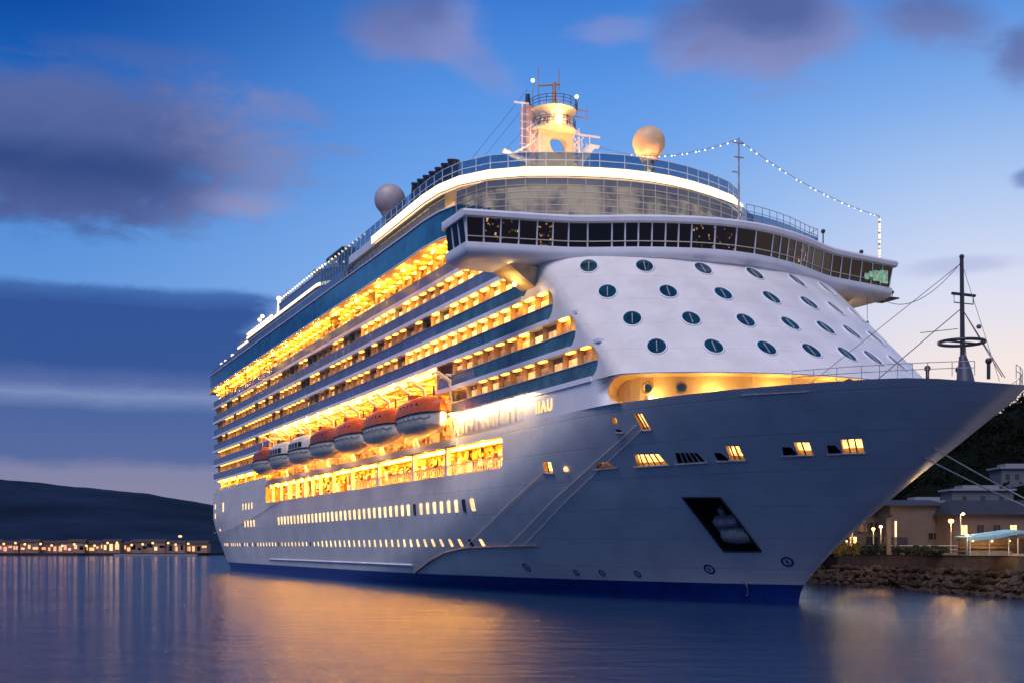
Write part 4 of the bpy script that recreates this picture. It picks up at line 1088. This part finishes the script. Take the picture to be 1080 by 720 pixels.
# ------------------------------------------------------------------ lifeboats (hung outboard)
def lifeboat(loc, kind, label):
    o = empty('lifeboat', loc, label, 'lifeboat', 'lifeboats hanging from the davits')
    L = 6.8
    def wd(t): return 2.15*(1-abs(t)**3.0)**.62
    ts = [-1, -.97, -.9, -.75, -.5, -.2, .1, .4, .65, .82, .93, .98, 1]
    def sect(t, prof): return [Vector(loc)+Vector((L*t, wd(t)*y+.0, z)) for y, z in prof(t)]
    kf = lambda t: .9*abs(t)**3
    def hp(t): k = kf(t); return [(-1, 2.6), (-1.0, 1.7), (-.93, 1.1+k*.3), (-.68, .45+k*.7), (-.25, .08+k), (0, 0+k), (.25, .08+k), (.68, .45+k*.7), (.93, 1.1+k*.3), (1.0, 1.7), (1, 2.6)]
    b = MB(); b.loft([sect(t, hp) for t in ts], 0, False); b.build('boat_hull', M['boat'], o)
    cap = 4.3 if kind != 'tender' else 4.4
    def cp(t): e = .5*abs(t)**4; return [(-1, 2.6), (-1.0, 3.5-e), (-.88, 4.2-e*1.5), (-.6, cap+.35-e*2), (-.3, cap+.6-e*2), (0, cap+.65-e*2), (.3, cap+.6-e*2), (.6, cap+.35-e*2), (.88, 4.2-e*1.5), (1, 3.5-e), (1, 2.6)]
    b = MB(); b.loft([sect(t, cp) for t in ts], 0, False)
    cm = M['orange'] if kind == 'orange' else M['maroon'] if kind == 'worn' else M['boat']
    b.build('canopy', cm, o)
    b = MB(); pl_ = [Vector(loc)+Vector((L*t*1.01, -(wd(t)+.06), 2.6)) for t in ts]+[Vector(loc)+Vector((L*t*1.01, (wd(t)+.06), 2.6)) for t in reversed(ts)]
    b.tube(pl_+[pl_[0]], .11, 6); b.build('rubbing_strip', M['dark'], o)
    if kind == 'tender':
        for i in range(6):
            b = MB(); t0 = -.72+i*.24; b.add([Vector(loc)+Vector((L*t, -(wd(t)+.03), z)) for t, z in ((t0, 2.85), (t0+.19, 2.85), (t0+.19, 3.7), (t0, 3.7))], [(0, 1, 2, 3)]); b.build('side_window', M['pane'], o)
    else:
        for i in range(7):
            b = MB(); t0 = -.7+i*.2; b.add([Vector(loc)+Vector((L*t, -(wd(t)*.955+.04), z)) for t, z in ((t0, 3.55), (t0+.07, 3.55), (t0+.07, 3.82), (t0, 3.82))], [(0, 1, 2, 3)]); b.build('side_window', M['pane'], o)
    b = MB(); p = Vector(loc); b.box(p.x-3.0, p.x-1.4, p.y-.7, p.y+.7, p.z+cap+.3, p.z+cap+1.15)
    b.build('cockpit', cm if kind != 'tender' else M['dark'], o)
    for s_ in (-4.6, 4.6): b = MB(); b.tube([p+Vector((s_, 0, 4.0)), p+Vector((s_, 0, 5.9))], .12, 6); b.build('lifting_hook', M['dark'], o)
    b = MB(); b.tube([Vector(loc)+Vector((L*t*1.0, -(wd(t)+.1), 2.1-.25*abs(sin(t*14)))) for t in [i/40-.9 for i in range(73) if i/40-.9 <= .9]], .05, 4); b.build('grab_line', M['dark'], o)
    return o
labs = ['orange topped lifeboat nearest the bow, next to the white lit panel', 'orange topped lifeboat, second one back from the bow', 'orange topped lifeboat, third one back from the bow', 'dull red lifeboat hanging right behind the orange topped ones',
        'white roofed boat with dark side windows, foremost of the white roofed boats', 'white roofed boat with dark side windows, middle of the white roofed boats', 'dull red lifeboat hanging nearest the ship stern']
for i, (bx_, kd) in enumerate(zip(BX, ['orange', 'orange', 'orange', 'worn', 'tender', 'tender', 'worn'])):
    lifeboat((bx_, -20.95, 18.6), kd, labs[i])

# ------------------------------------------------------------------ foredeck gear
bm_root = MB()
bm_root.tube([(223.4, 0, 17.9), (223.3, 0, 19.2), (223.1, 0, 20.2)], .75, 12, r1=.28)
bmast = bm_root.build('bow_mast', mat('mast_blue_grey', (.06, .07, .11), .45), ship)
b = MB(); b.tube([(223.1, 0, 20), (223, 0, 28.0)], .2, 8, r1=.15); b.ball((223, 0, 28.1), .2, 8, 6); b.build('mast_pole', M['dark'], bmast)
b = MB(); b.tube([(223, -1.0, 25.1), (223, 1.4, 25.1)], .12, 6); b.tube([(223, -.8, 25.1), (223, -.8, 24.4), (223, 1.2, 24.4), (223, 1.2, 25.1)], .05, 5); b.build('crosstree', M['dark'], bmast)
b = MB(); b.tube([(223+1.75*cos(2*pi*k/28), 1.75*sin(2*pi*k/28), 21.3) for k in range(29)], .13, 6); b.tube([(223, -1.75, 21.3), (223, 1.75, 21.3)], .08, 5); b.build('mast_ring', M['dark'], bmast)
b = MB(); b.ball((223.3, 1.5, 22.6), .2, 8, 6); b.build('mast_lamp', M['navy'], bmast)
b = MB()
for q in [(219.0, -5.0, 18.6), (225.5, 2.0, 18.3), (225.8, 1.4, 18.3), (218.5, 5.2, 18.6)]: b.tube([(223, 0, 24.0), q], .035, 4)
for q in [(214.0, -8.0, 18.6), (226.6, .3, 17.8)]: b.tube([(223, 0, 27.6), q], .025, 4)
b.tube([(223.2, -.6, 22.3), (221, -2.4, 22.2)], .03, 4)
b.build('mast_stays', M['wire'], bmast)
def bow_edge(x, z=18.1, ins=.35): y = hb(x, z); return (x, max(0, y-ins))
b = MB(); xsr = [216.5, 218, 219.5, 221, 223, 224.5, 225.6, 226.5]
for s_ in (-1, 1):
    pth = [(x, s_*bow_edge(x)[1]) for x in xsr]
    for p in dense(pth, 1.4):
        if p[0] > 219 or True: b.tube([(p[0], p[1], 18.1), (p[0], p[1], 19.2)], .03, 4)
    for z in (18.7, 19.2): b.tube([(p[0], p[1], z) for p in pth], .03, 4)
b.build('bow_rail', M['lgrey'], ship)
b = MB(); 
for (x, y) in ((220.5, -1.2), (221, 1.6), (225.5, .3)): b.tube([(x, y, 18.1), (x, y, 19.3)], .14, 8); b.ball((x, y, 19.5), .26, 8, 6)
b.tube([(214.5, -5, 18.1), (214.5, -5, 18.9), (215.2, -4.7, 19.1), (215.8, -4.4, 18.5)], .09, 6)
b.build('foredeck_gear', M['dark'], ship)

# ------------------------------------------------------------------ strings of lights, wires, ropes
def sag(a, b_, s_, n=24):
    a = Vector(a); b_ = Vector(b_); return [a.lerp(b_, i/n)+Vector((0, 0, -4*s_*(i/n)*(1-i/n))) for i in range(n+1)]
def festoon(name, label, a, b_, s_, n, r, start=0.0, rad=.03):
    o = empty(name, a, label, 'string lights'); pts = sag(a, b_, s_, 40)
    w_ = MB(); w_.tube(pts, rad, 4); w_.build('wire', M['wire'], o)
    rr = random.Random(n)
    for i in range(n):
        t = start+(1-start)*(i+.5+rr.uniform(-.3, .3))/n; q = sag(a, b_, s_, 200)[int(t*200)]
        b = MB(); b.ball(q+Vector((0, 0, -.1)), r*rr.uniform(.7, 1.25), 8, 6); b.build('bulb', M['bulb'], o)
    return o
festoon('string_lights', 'strand of bulbs from the radar tower past the globe radome to the signal mast', (148.6, 6.4, 60.2), (189.5, 1.9, 48.0), 1.6, 18, .075, .3)
festoon('string_lights', 'strand of bulbs sloping from the signal mast down to the far bridge wing pole', (189.5, 1.9, 47.9), (183.2, 26, 44.1), .9, 20, .078)
festoon('string_lights', 'golden bulbs running down the pole at the tip of the far bridge wing', (183.35, 26.0, 43.9), (183.35, 25.95, 39.0), 0, 11, .13)
o = MB(); o.tube(sag((184.2, 24.5, 34.6), (223, 0, 27.7), 2.2, 24), .035, 4); tag(o.build('stay_wire', M['wire'], org=(184.2, 24.5, 34.6)), 'dark sagging wire from the far bridge wing to the top of the bow mast', 'wire')
o = MB(); o.tube([(184, 23.6, 34.4), (184, 23.6, 31.2)], .03, 4); o.ball((184, 23.6, 31.2), .2, 8, 6); o.ball((184, 23.6, 30.8), .2, 8, 6); tag(o.build('hanging_signal', M['dark'], org=(184, 23.6, 34.4)), 'two small black balls hanging on a line under the far bridge wing', 'signal balls')
o = MB()
for z0, z1 in ((66.8, 57), (65, 55), (62, 53)): o.tube([(TX-1, -3.3, z0), (126, -8, z1)], .03, 4)
tag(o.build('funnel_stays', M['wire'], org=(TX-1, -3.3, 66.8)), 'thin dark wires running from the radar tower down towards the funnel pipes', 'wire')
def rope(a, b_, s_, label, r=.06):
    o = MB(); o.tube(sag(a, b_, s_, 16), r, 6); tag(o.build('mooring_rope', M['rope'], org=a), label, 'rope', 'mooring ropes')
def hull_rope(a, b_, s_, label, r=.05):
    pts = []
    for p in sag(a, b_, s_, 30):
        y = min(p.y, -hb(p.x, p.z)-.16); pts.append((p.x, y, p.z))
    o = MB(); o.tube(pts, r, 6); tag(o.build('mooring_rope', M['rope'], org=a), label, 'rope', 'mooring ropes')
def hp_(x, z, o=.22): return tuple(hpt(x, z, o)[0])
hull_rope(hp_(184.4, 13.0), hp_(159.6, 5.3, .3), 0, 'single rope running down the hull from the small square opening to the fender strake')
hull_rope(hp_(200.6, 16.2), hp_(169.2, 5.4, .3), 0, 'upper left rope of the close pair on the bow flare')
hull_rope(hp_(200.9, 15.8), hp_(172.2, 5.45, .3), 0, 'lower right rope of the close pair on the bow flare')
hull_rope((72, -18.85, 14.1), (2, -19.0, 8.3), .8, 'thin rope along the hull from the promenade opening towards the stern', .06)
QTOP = 4.1
for px_, d_, lb in ((1207, 114, 'dark mooring bollard on the quay holding the upper bow rope'), (1216, 113, 'dark mooring bollard on the quay holding the lower bow rope')):
    p = bear(px_, d_, QTOP); o = empty('bollard', p, lb, 'bollard', 'bollards of the quay')
    b = MB(); b.tube([p, p+Vector((0, 0, .55))], .22, 10, r1=.18); b.build('post', M['dark'], o)
    b = MB(); b.tube([p+Vector((0, 0, .5)), p+Vector((0, 0, .68))], .34, 12, r1=.28); b.build('head', M['dark'], o)
e1 = bear(1207, 114, 4.55); e2 = bear(1216, 113, 4.55)
rope((220.1, -.1, 13.1), tuple(e1), .5, 'upper bow rope stretching to the quay at the right edge')
rope((219.0, -.1, 12.4), tuple(e2), .6, 'lower bow rope stretching to the quay at the right edge')
for nm_, e in (('upper', e1), ('lower', e2)):
    pass

# ------------------------------------------------------------------ quay on the right
QA = Vector((150, 41.9, 0)); QB = Vector((204, 26.9, 0)); qd = (QB-QA).normalized(); qn = Vector((-qd.y, qd.x, 0))   # qn points landward
if qn.y < 0: qn = -qn
P0 = QA-qd*190; P1 = QB+qd*190
QZ = 4.1
M['quay'] = mat('quay_stone', (.13, .09, .075), .85, noise=.35, nscale=.7, bump=.5, bscale=3, streak=.3)
M['paving'] = mat('quay_paving', (.16, .14, .12), .85, noise=.3, nscale=.4)
b = MB(); ed = 3.2
pq = [P0+qn*ed, P1+qn*ed, P1+qn*320, P0+qn*320]
b.prism([(p.x, p.y) for p in pq], -2, QZ, 0, 1)
tag(b.build('quay', [M['quay'], M['paving']]), kind='structure')
b = MB(); pk = [P0+qn*(ed-.12), P1+qn*(ed-.12), P1+qn*(ed+.6), P0+qn*(ed+.6)]
b.prism([(p.x, p.y) for p in pk], QZ-.05, QZ+.22); tag(b.build('quay_kerb', mat('kerb_stone', (.46, .36, .28), .7, noise=.2, nscale=1)), kind='structure')
b = MB(); pr = [[(p+qn*d).x, (p+qn*d).y, z] for p in (P0, P1) for d, z in ((0, -.9), (ed+.1, 2.5))]
b.add([tuple(pr[0]), tuple(pr[2]), tuple(pr[3]), tuple(pr[1])], [(0, 1, 2, 3)]); tag(b.build('rubble_bank', mat('rubble_dark', (.035, .024, .02), .95, bump=.8, bscale=2, spec=0.02)), kind='structure')
M['rock'] = mat('boulder', (.075, .05, .04), .9, noise=.5, nscale=1.2, bump=.5, bscale=3)
rr = random.Random(77); protos = []
for k in range(6):
    b = MB(); b.ball((0, 0, 0), 1, 9, 6); o = b.build('boulder', M['rock'])
    for v in o.data.vertices: v.co *= rr.uniform(.72, 1.12)
    for f in o.data.polygons: f.use_smooth = False
    protos.append(o)
cnt = 0
for i in range(112):
    for row in range(4):
        s_ = -6+i*.92+rr.uniform(-.4, .4)
        if s_ > 78: continue
        if rr.random() < .12 or cnt > 285: continue
        p = QA+qd*s_+qn*(.15+row*.9+rr.uniform(-.2, .2)); z = -.35+row*.78+rr.uniform(-.15, .2)
        o = protos[cnt % 6] if cnt < 6 else protos[rr.randrange(6)].copy()
        if cnt >= 6: col.objects.link(o)
        sc_ = rr.uniform(.5, .85); o.scale = (sc_*rr.uniform(.8, 1.4), sc_, sc_*rr.uniform(.55, .9)); o.rotation_euler = (rr.uniform(-.6, .6), rr.uniform(-.6, .6), rr.uniform(0, 6))
        o.location = (p.x, p.y, z)
        tag(o, 'rough brown boulder in the bank below the quay wall', 'boulder', 'boulders of the quay bank'); cnt += 1
print('boulders', cnt)

# buildings
M['wallA'] = mat('plaster_ochre', (.15, .11, .085), .85, noise=.2, nscale=.3, streak=.25)
M['wallB'] = mat('plaster_grey', (.13, .11, .10), .85, noise=.2, nscale=.3, streak=.25)
M['roofA'] = mat('dark_slate', (.02, .022, .03), .7, noise=.3, nscale=.5)
M['shut'] = mat('window_dark', (.02, .022, .03), .2)
def house(label, px0, px1, depth, ztop, ridge, wm_, wins, extra=None, litwins=()):
    a = bear(px0, depth, QZ); c = bear(px1, depth, QZ); L = (c-a).length; ax = (c-a).normalized(); bx = Vector((-ax.y, ax.x, 0))
    if bx.dot(FW) < 0: bx = -bx
    o = empty('quay_building', (a+c)/2, label, 'building')
    dp = 11; H = ztop-QZ
    b = MB(); v = [a, c, c+bx*dp, a+bx*dp]; b.prism([(p.x, p.y) for p in v], QZ, ztop); b.build('wall', wm_, o)
    b = MB(); e = [a-ax*.5-bx*.5, c+ax*.5-bx*.5, c+ax*.5+bx*(dp+.5), a-ax*.5+bx*(dp+.5)]; e = [Vector((p.x, p.y, ztop)) for p in e]
    r = [Vector((*((e[0]+e[3])/2).xy, ridge))+ax*1.5, Vector((*((e[1]+e[2])/2).xy, ridge))-ax*1.5]
    b.add(e+r, [(0, 1, 5, 4), (2, 3, 4, 5), (0, 4, 3), (1, 2, 5), (3, 2, 1, 0)]); b.build('roof', M['roofA'], o)
    for (t, z, w_, h_, lit) in wins:
        q = a+ax*(L*t)-bx*.02; b = MB(); vs = [q+ax*(-w_/2), q+ax*(w_/2)]
        def fb(mb, x0, x1, z0, z1, o0, o1):
            pts = [q+ax*x0-bx*o0, q+ax*x1-bx*o0, q+ax*x1-bx*o1, q+ax*x0-bx*o1]; mb.prism([(p.x, p.y) for p in pts], z0, z1)
        fb(b, -w_/2, w_/2, z, z+h_, -.05, .03); wn = b.build('window', M['win_a'] if lit else M['shut'], o)
        f_ = MB()
        fb(f_, -w_/2-.08, -w_/2, z-.06, z+h_+.06, -.05, .09); fb(f_, w_/2, w_/2+.08, z-.06, z+h_+.06, -.05, .09); fb(f_, -w_/2, w_/2, z-.12, z, -.05, .13); fb(f_, -.03, .03, z, z+h_, -.05, .06); fb(f_, -w_/2, w_/2, z+h_, z+h_+.06, -.05, .09)
        f_.build('window_frame', M['wallB'], wn)
    return o, a, ax, bx
W2 = [(t, z, .95, 1.3, False) for t in (.30, .42, .55, .68, .82) for z in (QZ+3.2,)] + [(t, QZ+.9, 1.0, 1.5, t in (.42,)) for t in (.3, .42, .68, .82)]
house('low ochre quay building with small square windows beside the ship stem', 872, 938, 178, 10.0, 11.6, M['wallA'], W2)
house('large blank walled quay hall with a broad lit gable face', 939, 1002, 172, 10.9, 11.9, M['wallB'], [(.1, QZ+.3, 3.2, 2.0, False), (.72, QZ+2.0, 1.4, .9, False), (.86, QZ+2.0, 1.2, .9, False)])
W3 = [(t, QZ+2.6, .9, 1.3, i in (0, 3)) for i, t in enumerate((.06, .16, .26, .36, .46, .56, .66, .76, .86, .95))]
house('long quay building under a dark roof behind the canopied stall', 1006, 1180, 165, 9.4, 11.6, M['wallA'], W3)
# hillside houses
for i, (px_, d, z, w_, lb) in enumerate([(974, 262, 11.5, 9, 'pale small house low on the wooded hillside, left of the others'), (1030, 262, 14.0, 13, 'wide pale house with a flat bright roof on the wooded hillside'), (1066, 275, 19.5, 7, 'small dim house highest on the wooded hillside'), (952, 255, 10, 6, 'tiny house at the foot of the hill right beside the bow stem')]):
    p = bear(px_, d, z-4); o = empty('hillside_house', p, lb, 'house', 'houses on the wooded hillside')
    b = MB(); b.obox(p, w_, 7, 7, HEAD); b.build('wall', mat('hill_house_wall', (.10, .11, .14), .8), o)
    b = MB(); b.obox(p+Vector((0,0,7)), w_+1, 8, .4, HEAD); b.obox(p+Vector((0,0,7.4)), w_*.6, 5, .8, HEAD); b.build('roof', mat('hill_house_roof', (.20, .22, .27), .7), o)
    ax = Vector((cos(HEAD), sin(HEAD), 0))
    for t in (-.3, 0, .3):
        b = MB(); b.obox(p+ax*(w_*t)-Vector((-ax.y, ax.x, 0))*3.52+Vector((0, 0, 4.6)), .9, .1, 1.2, HEAD); b.build('window', M['shut'], o)

# woodland on the hillside
def leaf_mass(mb, c, r, n, rr, size=.5, mi=0, flat=.75):
    for _ in range(n):
        u = rr.uniform(-1, 1); a = rr.uniform(0, 2*pi); s_ = sqrt(1-u*u); k = r*rr.uniform(.35, 1.08)**.6
        p = Vector(c)+Vector((k*s_*cos(a), k*s_*sin(a), k*u*flat)); q = Vector((rr.uniform(-1, 1), rr.uniform(-1, 1), rr.uniform(-1, 1))).normalized()
        e = q.orthogonal().normalized()*size*rr.uniform(.6, 1.4); f = q.cross(e)*rr.uniform(.5, .9)
        mb.add([p-e, p-f*.6, p+e, p+f], [(0, 1, 2, 3)], mi)
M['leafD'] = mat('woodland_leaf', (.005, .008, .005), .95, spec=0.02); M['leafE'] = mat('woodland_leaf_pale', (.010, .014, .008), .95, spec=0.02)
hp = [(760,4),(860,10),(930,20),(960,27.5),(990,33),(1030,39),(1080,45.5),(1160,54),(1300,60)]
b = MB(); rr = random.Random(31)
for i in range(620):
    px_ = rr.uniform(880, 1190); j = rr.random()**.8; d = 236+j*114
    zz = interp(px_, [q[0] for q in hp], [q[1] for q in hp])*sin(pi/2*j)**1.3
    r_ = rr.uniform(1.3, 3.0); c = bear(px_, d, zz+r_*.3)
    leaf_mass(b, c, r_, 75, rr, .42, rr.choice((0, 0, 1)), 1.0)
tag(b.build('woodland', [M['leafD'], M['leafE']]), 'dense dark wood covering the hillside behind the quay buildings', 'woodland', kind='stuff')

# quay lamps, shrubs, stall
M['sodium'] = emit('sodium_lamp', (1, .46, .08), 9); M['lampwhite'] = emit('quay_lamp_white', (1, .54, .18), 8)
def street_lamp(px_, d, h_, label, m, en, colr, r=.3, arm=0.0):
    p = bear(px_, d, QZ); o = empty('street_lamp', p, label, 'street lamp', 'street lamps on the quay')
    b = MB(); t = p+Vector((0, 0, h_)); b.tube([p, p+Vector((0,0,.5))], .16, 8); b.tube([p, t], .09, 8, r1=.06); 
    if arm: b.tube([t, t+RT*arm+Vector((0,0,.15))], .05, 6)
    b.build('pole', M['grey'], o)
    hd = t+RT*arm+Vector((0, 0, .1)); b = MB(); b.ball(hd, r, 12, 8, sz=.75); b.build('lamp_head', m, o)
    ld = bpy.data.lights.new('lamp_light', 'POINT'); ld.energy = en*.38; ld.color = colr; ld.shadow_soft_size = r
    lo_ = bpy.data.objects.new('lamp_light', ld); col.objects.link(lo_); lo_.location = hd-FW*.6+Vector((0,0,-.2))
street_lamp(1003, 158, 4.2, 'street lamp with the strongest orange glow between the two large quay buildings', M['sodium'], 2600, (1, .46, .10), .36)
street_lamp(929, 166, 3.6, 'quay lamp in front of the low ochre building, right one of its pair', M['lampwhite'], 1300, (1, .52, .18), .24)
street_lamp(921, 166, 3.3, 'quay lamp in front of the low ochre building, left one of its pair', M['sodium'], 500, (1, .6, .2), .24)
street_lamp(899, 160, 3.0, 'dim orange quay lamp closest to the ship stem', M['sodium'], 450, (1, .5, .15), .2)
street_lamp(1013, 138, 4.6, 'tall lamp post with a bent arm at the left end of the teal canopy', M['lampwhite'], 900, (1, .66, .3), .18, .3)
street_lamp(1020, 130, 2.1, 'short white lamp glowing under the left corner of the teal canopy', M['lampwhite'], 250, (1, .85, .6), .16)
p = bear(937, 150, QZ); o = empty('quay_pillar', p, 'tall lit pillar pair with dark cap standing in front of the blank hall', 'pillar')
b = MB(); b.obox(p, .5, .5, 4.6, HEAD); b.obox(p+RT*.85, .28, .3, 4.2, HEAD); b.build('shaft', mat('pillar_stone', (.45, .28, .15), .7, noise=.3), o)
b = MB(); b.obox(p+Vector((0,0,4.6)), .8, .7, .35, HEAD); b.build('cap', M['dark'], o)
b = MB(); b.obox(p+RT*.85+Vector((0,0,2.2))-FW*.17, .18, .05, 1.9, HEAD); b.build('light_strip', emit('pillar_strip', AMB2, 4), o)

M['leafY'] = mat('shrub_leaf_yellow', (.16, .13, .02), .8); M['leafG'] = mat('shrub_leaf', (.06, .07, .025), .85)
rr = random.Random(12)
shr = [(884, 146, 1.1, 1), (893, 147, 1.3, 1), (902, 146, .9, 1), (913, 150, .8, 0), (922, 150, .75, 0), (931, 151, .85, 0), (946, 150, .7, 0), (957, 150, .6, 0), (966, 151, .75, 0), (976, 150, .7, 0), (986, 149, .75, 0), (995, 148, .65, 0)]
snm = ['bright yellow lit shrub touching the ship stem', 'tallest bright yellow lit shrub near the ship stem', 'small yellow lit shrub, right end of the yellow ones', 'green brown shrub just right of the yellow shrubs', 'green brown shrub below the pair of quay lamps', 'green brown shrub left of the lit pillar pair', 'low shrub right of the lit pillar pair', 'smallest low shrub before the blank hall', 'shrub before the left half of the blank hall', 'shrub before the middle of the blank hall', 'shrub before the right half of the blank hall', 'shrub just left of the strongest orange lamp']
for (px_, d, r_, y_), lb in zip(shr, snm):
    p = bear(px_, d, QZ); o = empty('shrub', p, lb, 'shrub', 'shrubs along the quay')
    b = MB(); leaf_mass(b, p+Vector((0, 0, r_*.75)), r_, 420, rr, .13, 0, .85); b.build('foliage', M['leafY'] if y_ else M['leafG'], o)
    b = MB()
    for k in range(4): b.tube([p, p+Vector((rr.uniform(-.4, .4), rr.uniform(-.4, .4), r_*1.1))], .04, 4)
    b.build('stem', M['brown'], o)
ld = bpy.data.lights.new('shrub_spot', 'POINT'); ld.energy = 380; ld.color = (1, .70, .22); ld.shadow_soft_size = .2
lo_ = bpy.data.objects.new('shrub_spot', ld); col.objects.link(lo_); lo_.location = bear(893, 141.5, QZ+1.6)
p = bear(893, 141.5, QZ); o = empty('shrub_floodlight', p, 'small floodlight on a stake lighting the yellow shrubs', 'floodlight'); b = MB(); b.tube([p, p+Vector((0,0,1.4))], .04, 5); b.build('stake', M['dark'], o); b = MB(); b.ball(p+Vector((0,0,1.6)), .1, 8, 6); b.build('lamp_head', M['lampwhite'], o)

# low quay wall / railing behind shrubs
q0 = bear(905, 154, QZ); q1 = bear(1012, 152, QZ); ax = (q1-q0).normalized()
o = empty('quay_railing', q0, 'low pale railing along the quay in front of the blank hall', 'railing')
b = MB(); b.tube([q0+Vector((0,0,1.1)), q1+Vector((0,0,1.1))], .05, 5); b.tube([q0+Vector((0,0,.6)), q1+Vector((0,0,.6))], .04, 5); b.build('rail', M['gold_bal'], o)
L = (q1-q0).length; n = int(L/1.6)
for i in range(n+1):
    b = MB(); q = q0.lerp(q1, i/n); b.tube([q, q+Vector((0,0,1.1))], .05, 5); b.build('post', M['gold_bal'], o)
# canopied stall
pa = bear(1022, 132, QZ); o = empty('market_stall', pa, 'quay stall with a pale teal sloping canopy and dark shelves', 'stall')
def SP(r_, f_, z): q = pa+RT*r_+FW*f_; return (q.x, q.y, z)
b = MB(); top = [SP(-.3, -.6, 6.05), SP(2.6, -.6, 6.25), SP(5.4, -.6, 6.85), SP(8.4, -.6, 6.5), SP(11, -.6, 6.2)]; bk_ = [SP(-.3, 3.6, 6.2), SP(2.6, 3.6, 6.6), SP(5.4, 3.6, 7.0), SP(8.4, 3.6, 6.7), SP(11, 3.6, 6.3)]
lo2 = [(p[0], p[1], p[2]-.35) for p in top]
b.loft([lo2, top, bk_, [(p[0], p[1], p[2]-.35) for p in bk_]], 0, False, sm=False); b.build('canopy', mat('canopy_teal', (.30, .55, .60), .6, noise=.1, nscale=1), o)
for r_ in (0, 2.1, 4.2, 5.2, 6.6, 8.8, 10.8):
    b = MB(); b.tube([SP(r_, -.3, QZ), SP(r_, -.3, 6.0)], .07, 6); b.build('post', M['gold_bal'], o)
b = MB()
for r_ in range(0, 10): b.box
for k in range(5): b.loft([[SP(0, 3.2, QZ+.4*k), SP(11, 3.2, QZ+.4*k), SP(11, 3.2, QZ+.4*k+.06), SP(0, 3.2, QZ+.4*k+.06)], [SP(0, 2.6, QZ+.4*k), SP(11, 2.6, QZ+.4*k), SP(11, 2.6, QZ+.4*k+.06), SP(0, 2.6, QZ+.4*k+.06)]], 0, True, True, True, False)
b.build('shelf', M['brown'], o)
b = MB(); b.add([SP(0, 3.4, QZ), SP(11, 3.4, QZ), SP(11, 3.4, 6), SP(0, 3.4, 6)], [(0, 1, 2, 3)]); b.add([SP(0, -.2, QZ), SP(4.6, -.2, QZ), SP(4.6, -.2, QZ+.5), SP(0, -.2, QZ+.5)], [(0, 1, 2, 3)]); b.build('back_panel', M['brown'], o)
b = MB()
for r_ in (.8, 2.9, 4.8, 7.2): b.ball(Vector(SP(r_, 1.0, 5.7)), .1, 8, 6)
b.build('stall_lamps', M['sodium'], o)
ld = bpy.data.lights.new('stall_light', 'POINT'); ld.energy = 160; ld.color = (1, .6, .25); ld.shadow_soft_size = .2
lo_ = bpy.data.objects.new('stall_light', ld); col.objects.link(lo_); lo_.location = SP(3, .6, 5.5)

for ob in bpy.data.objects:
    if '_w' in ob: del ob['_w']
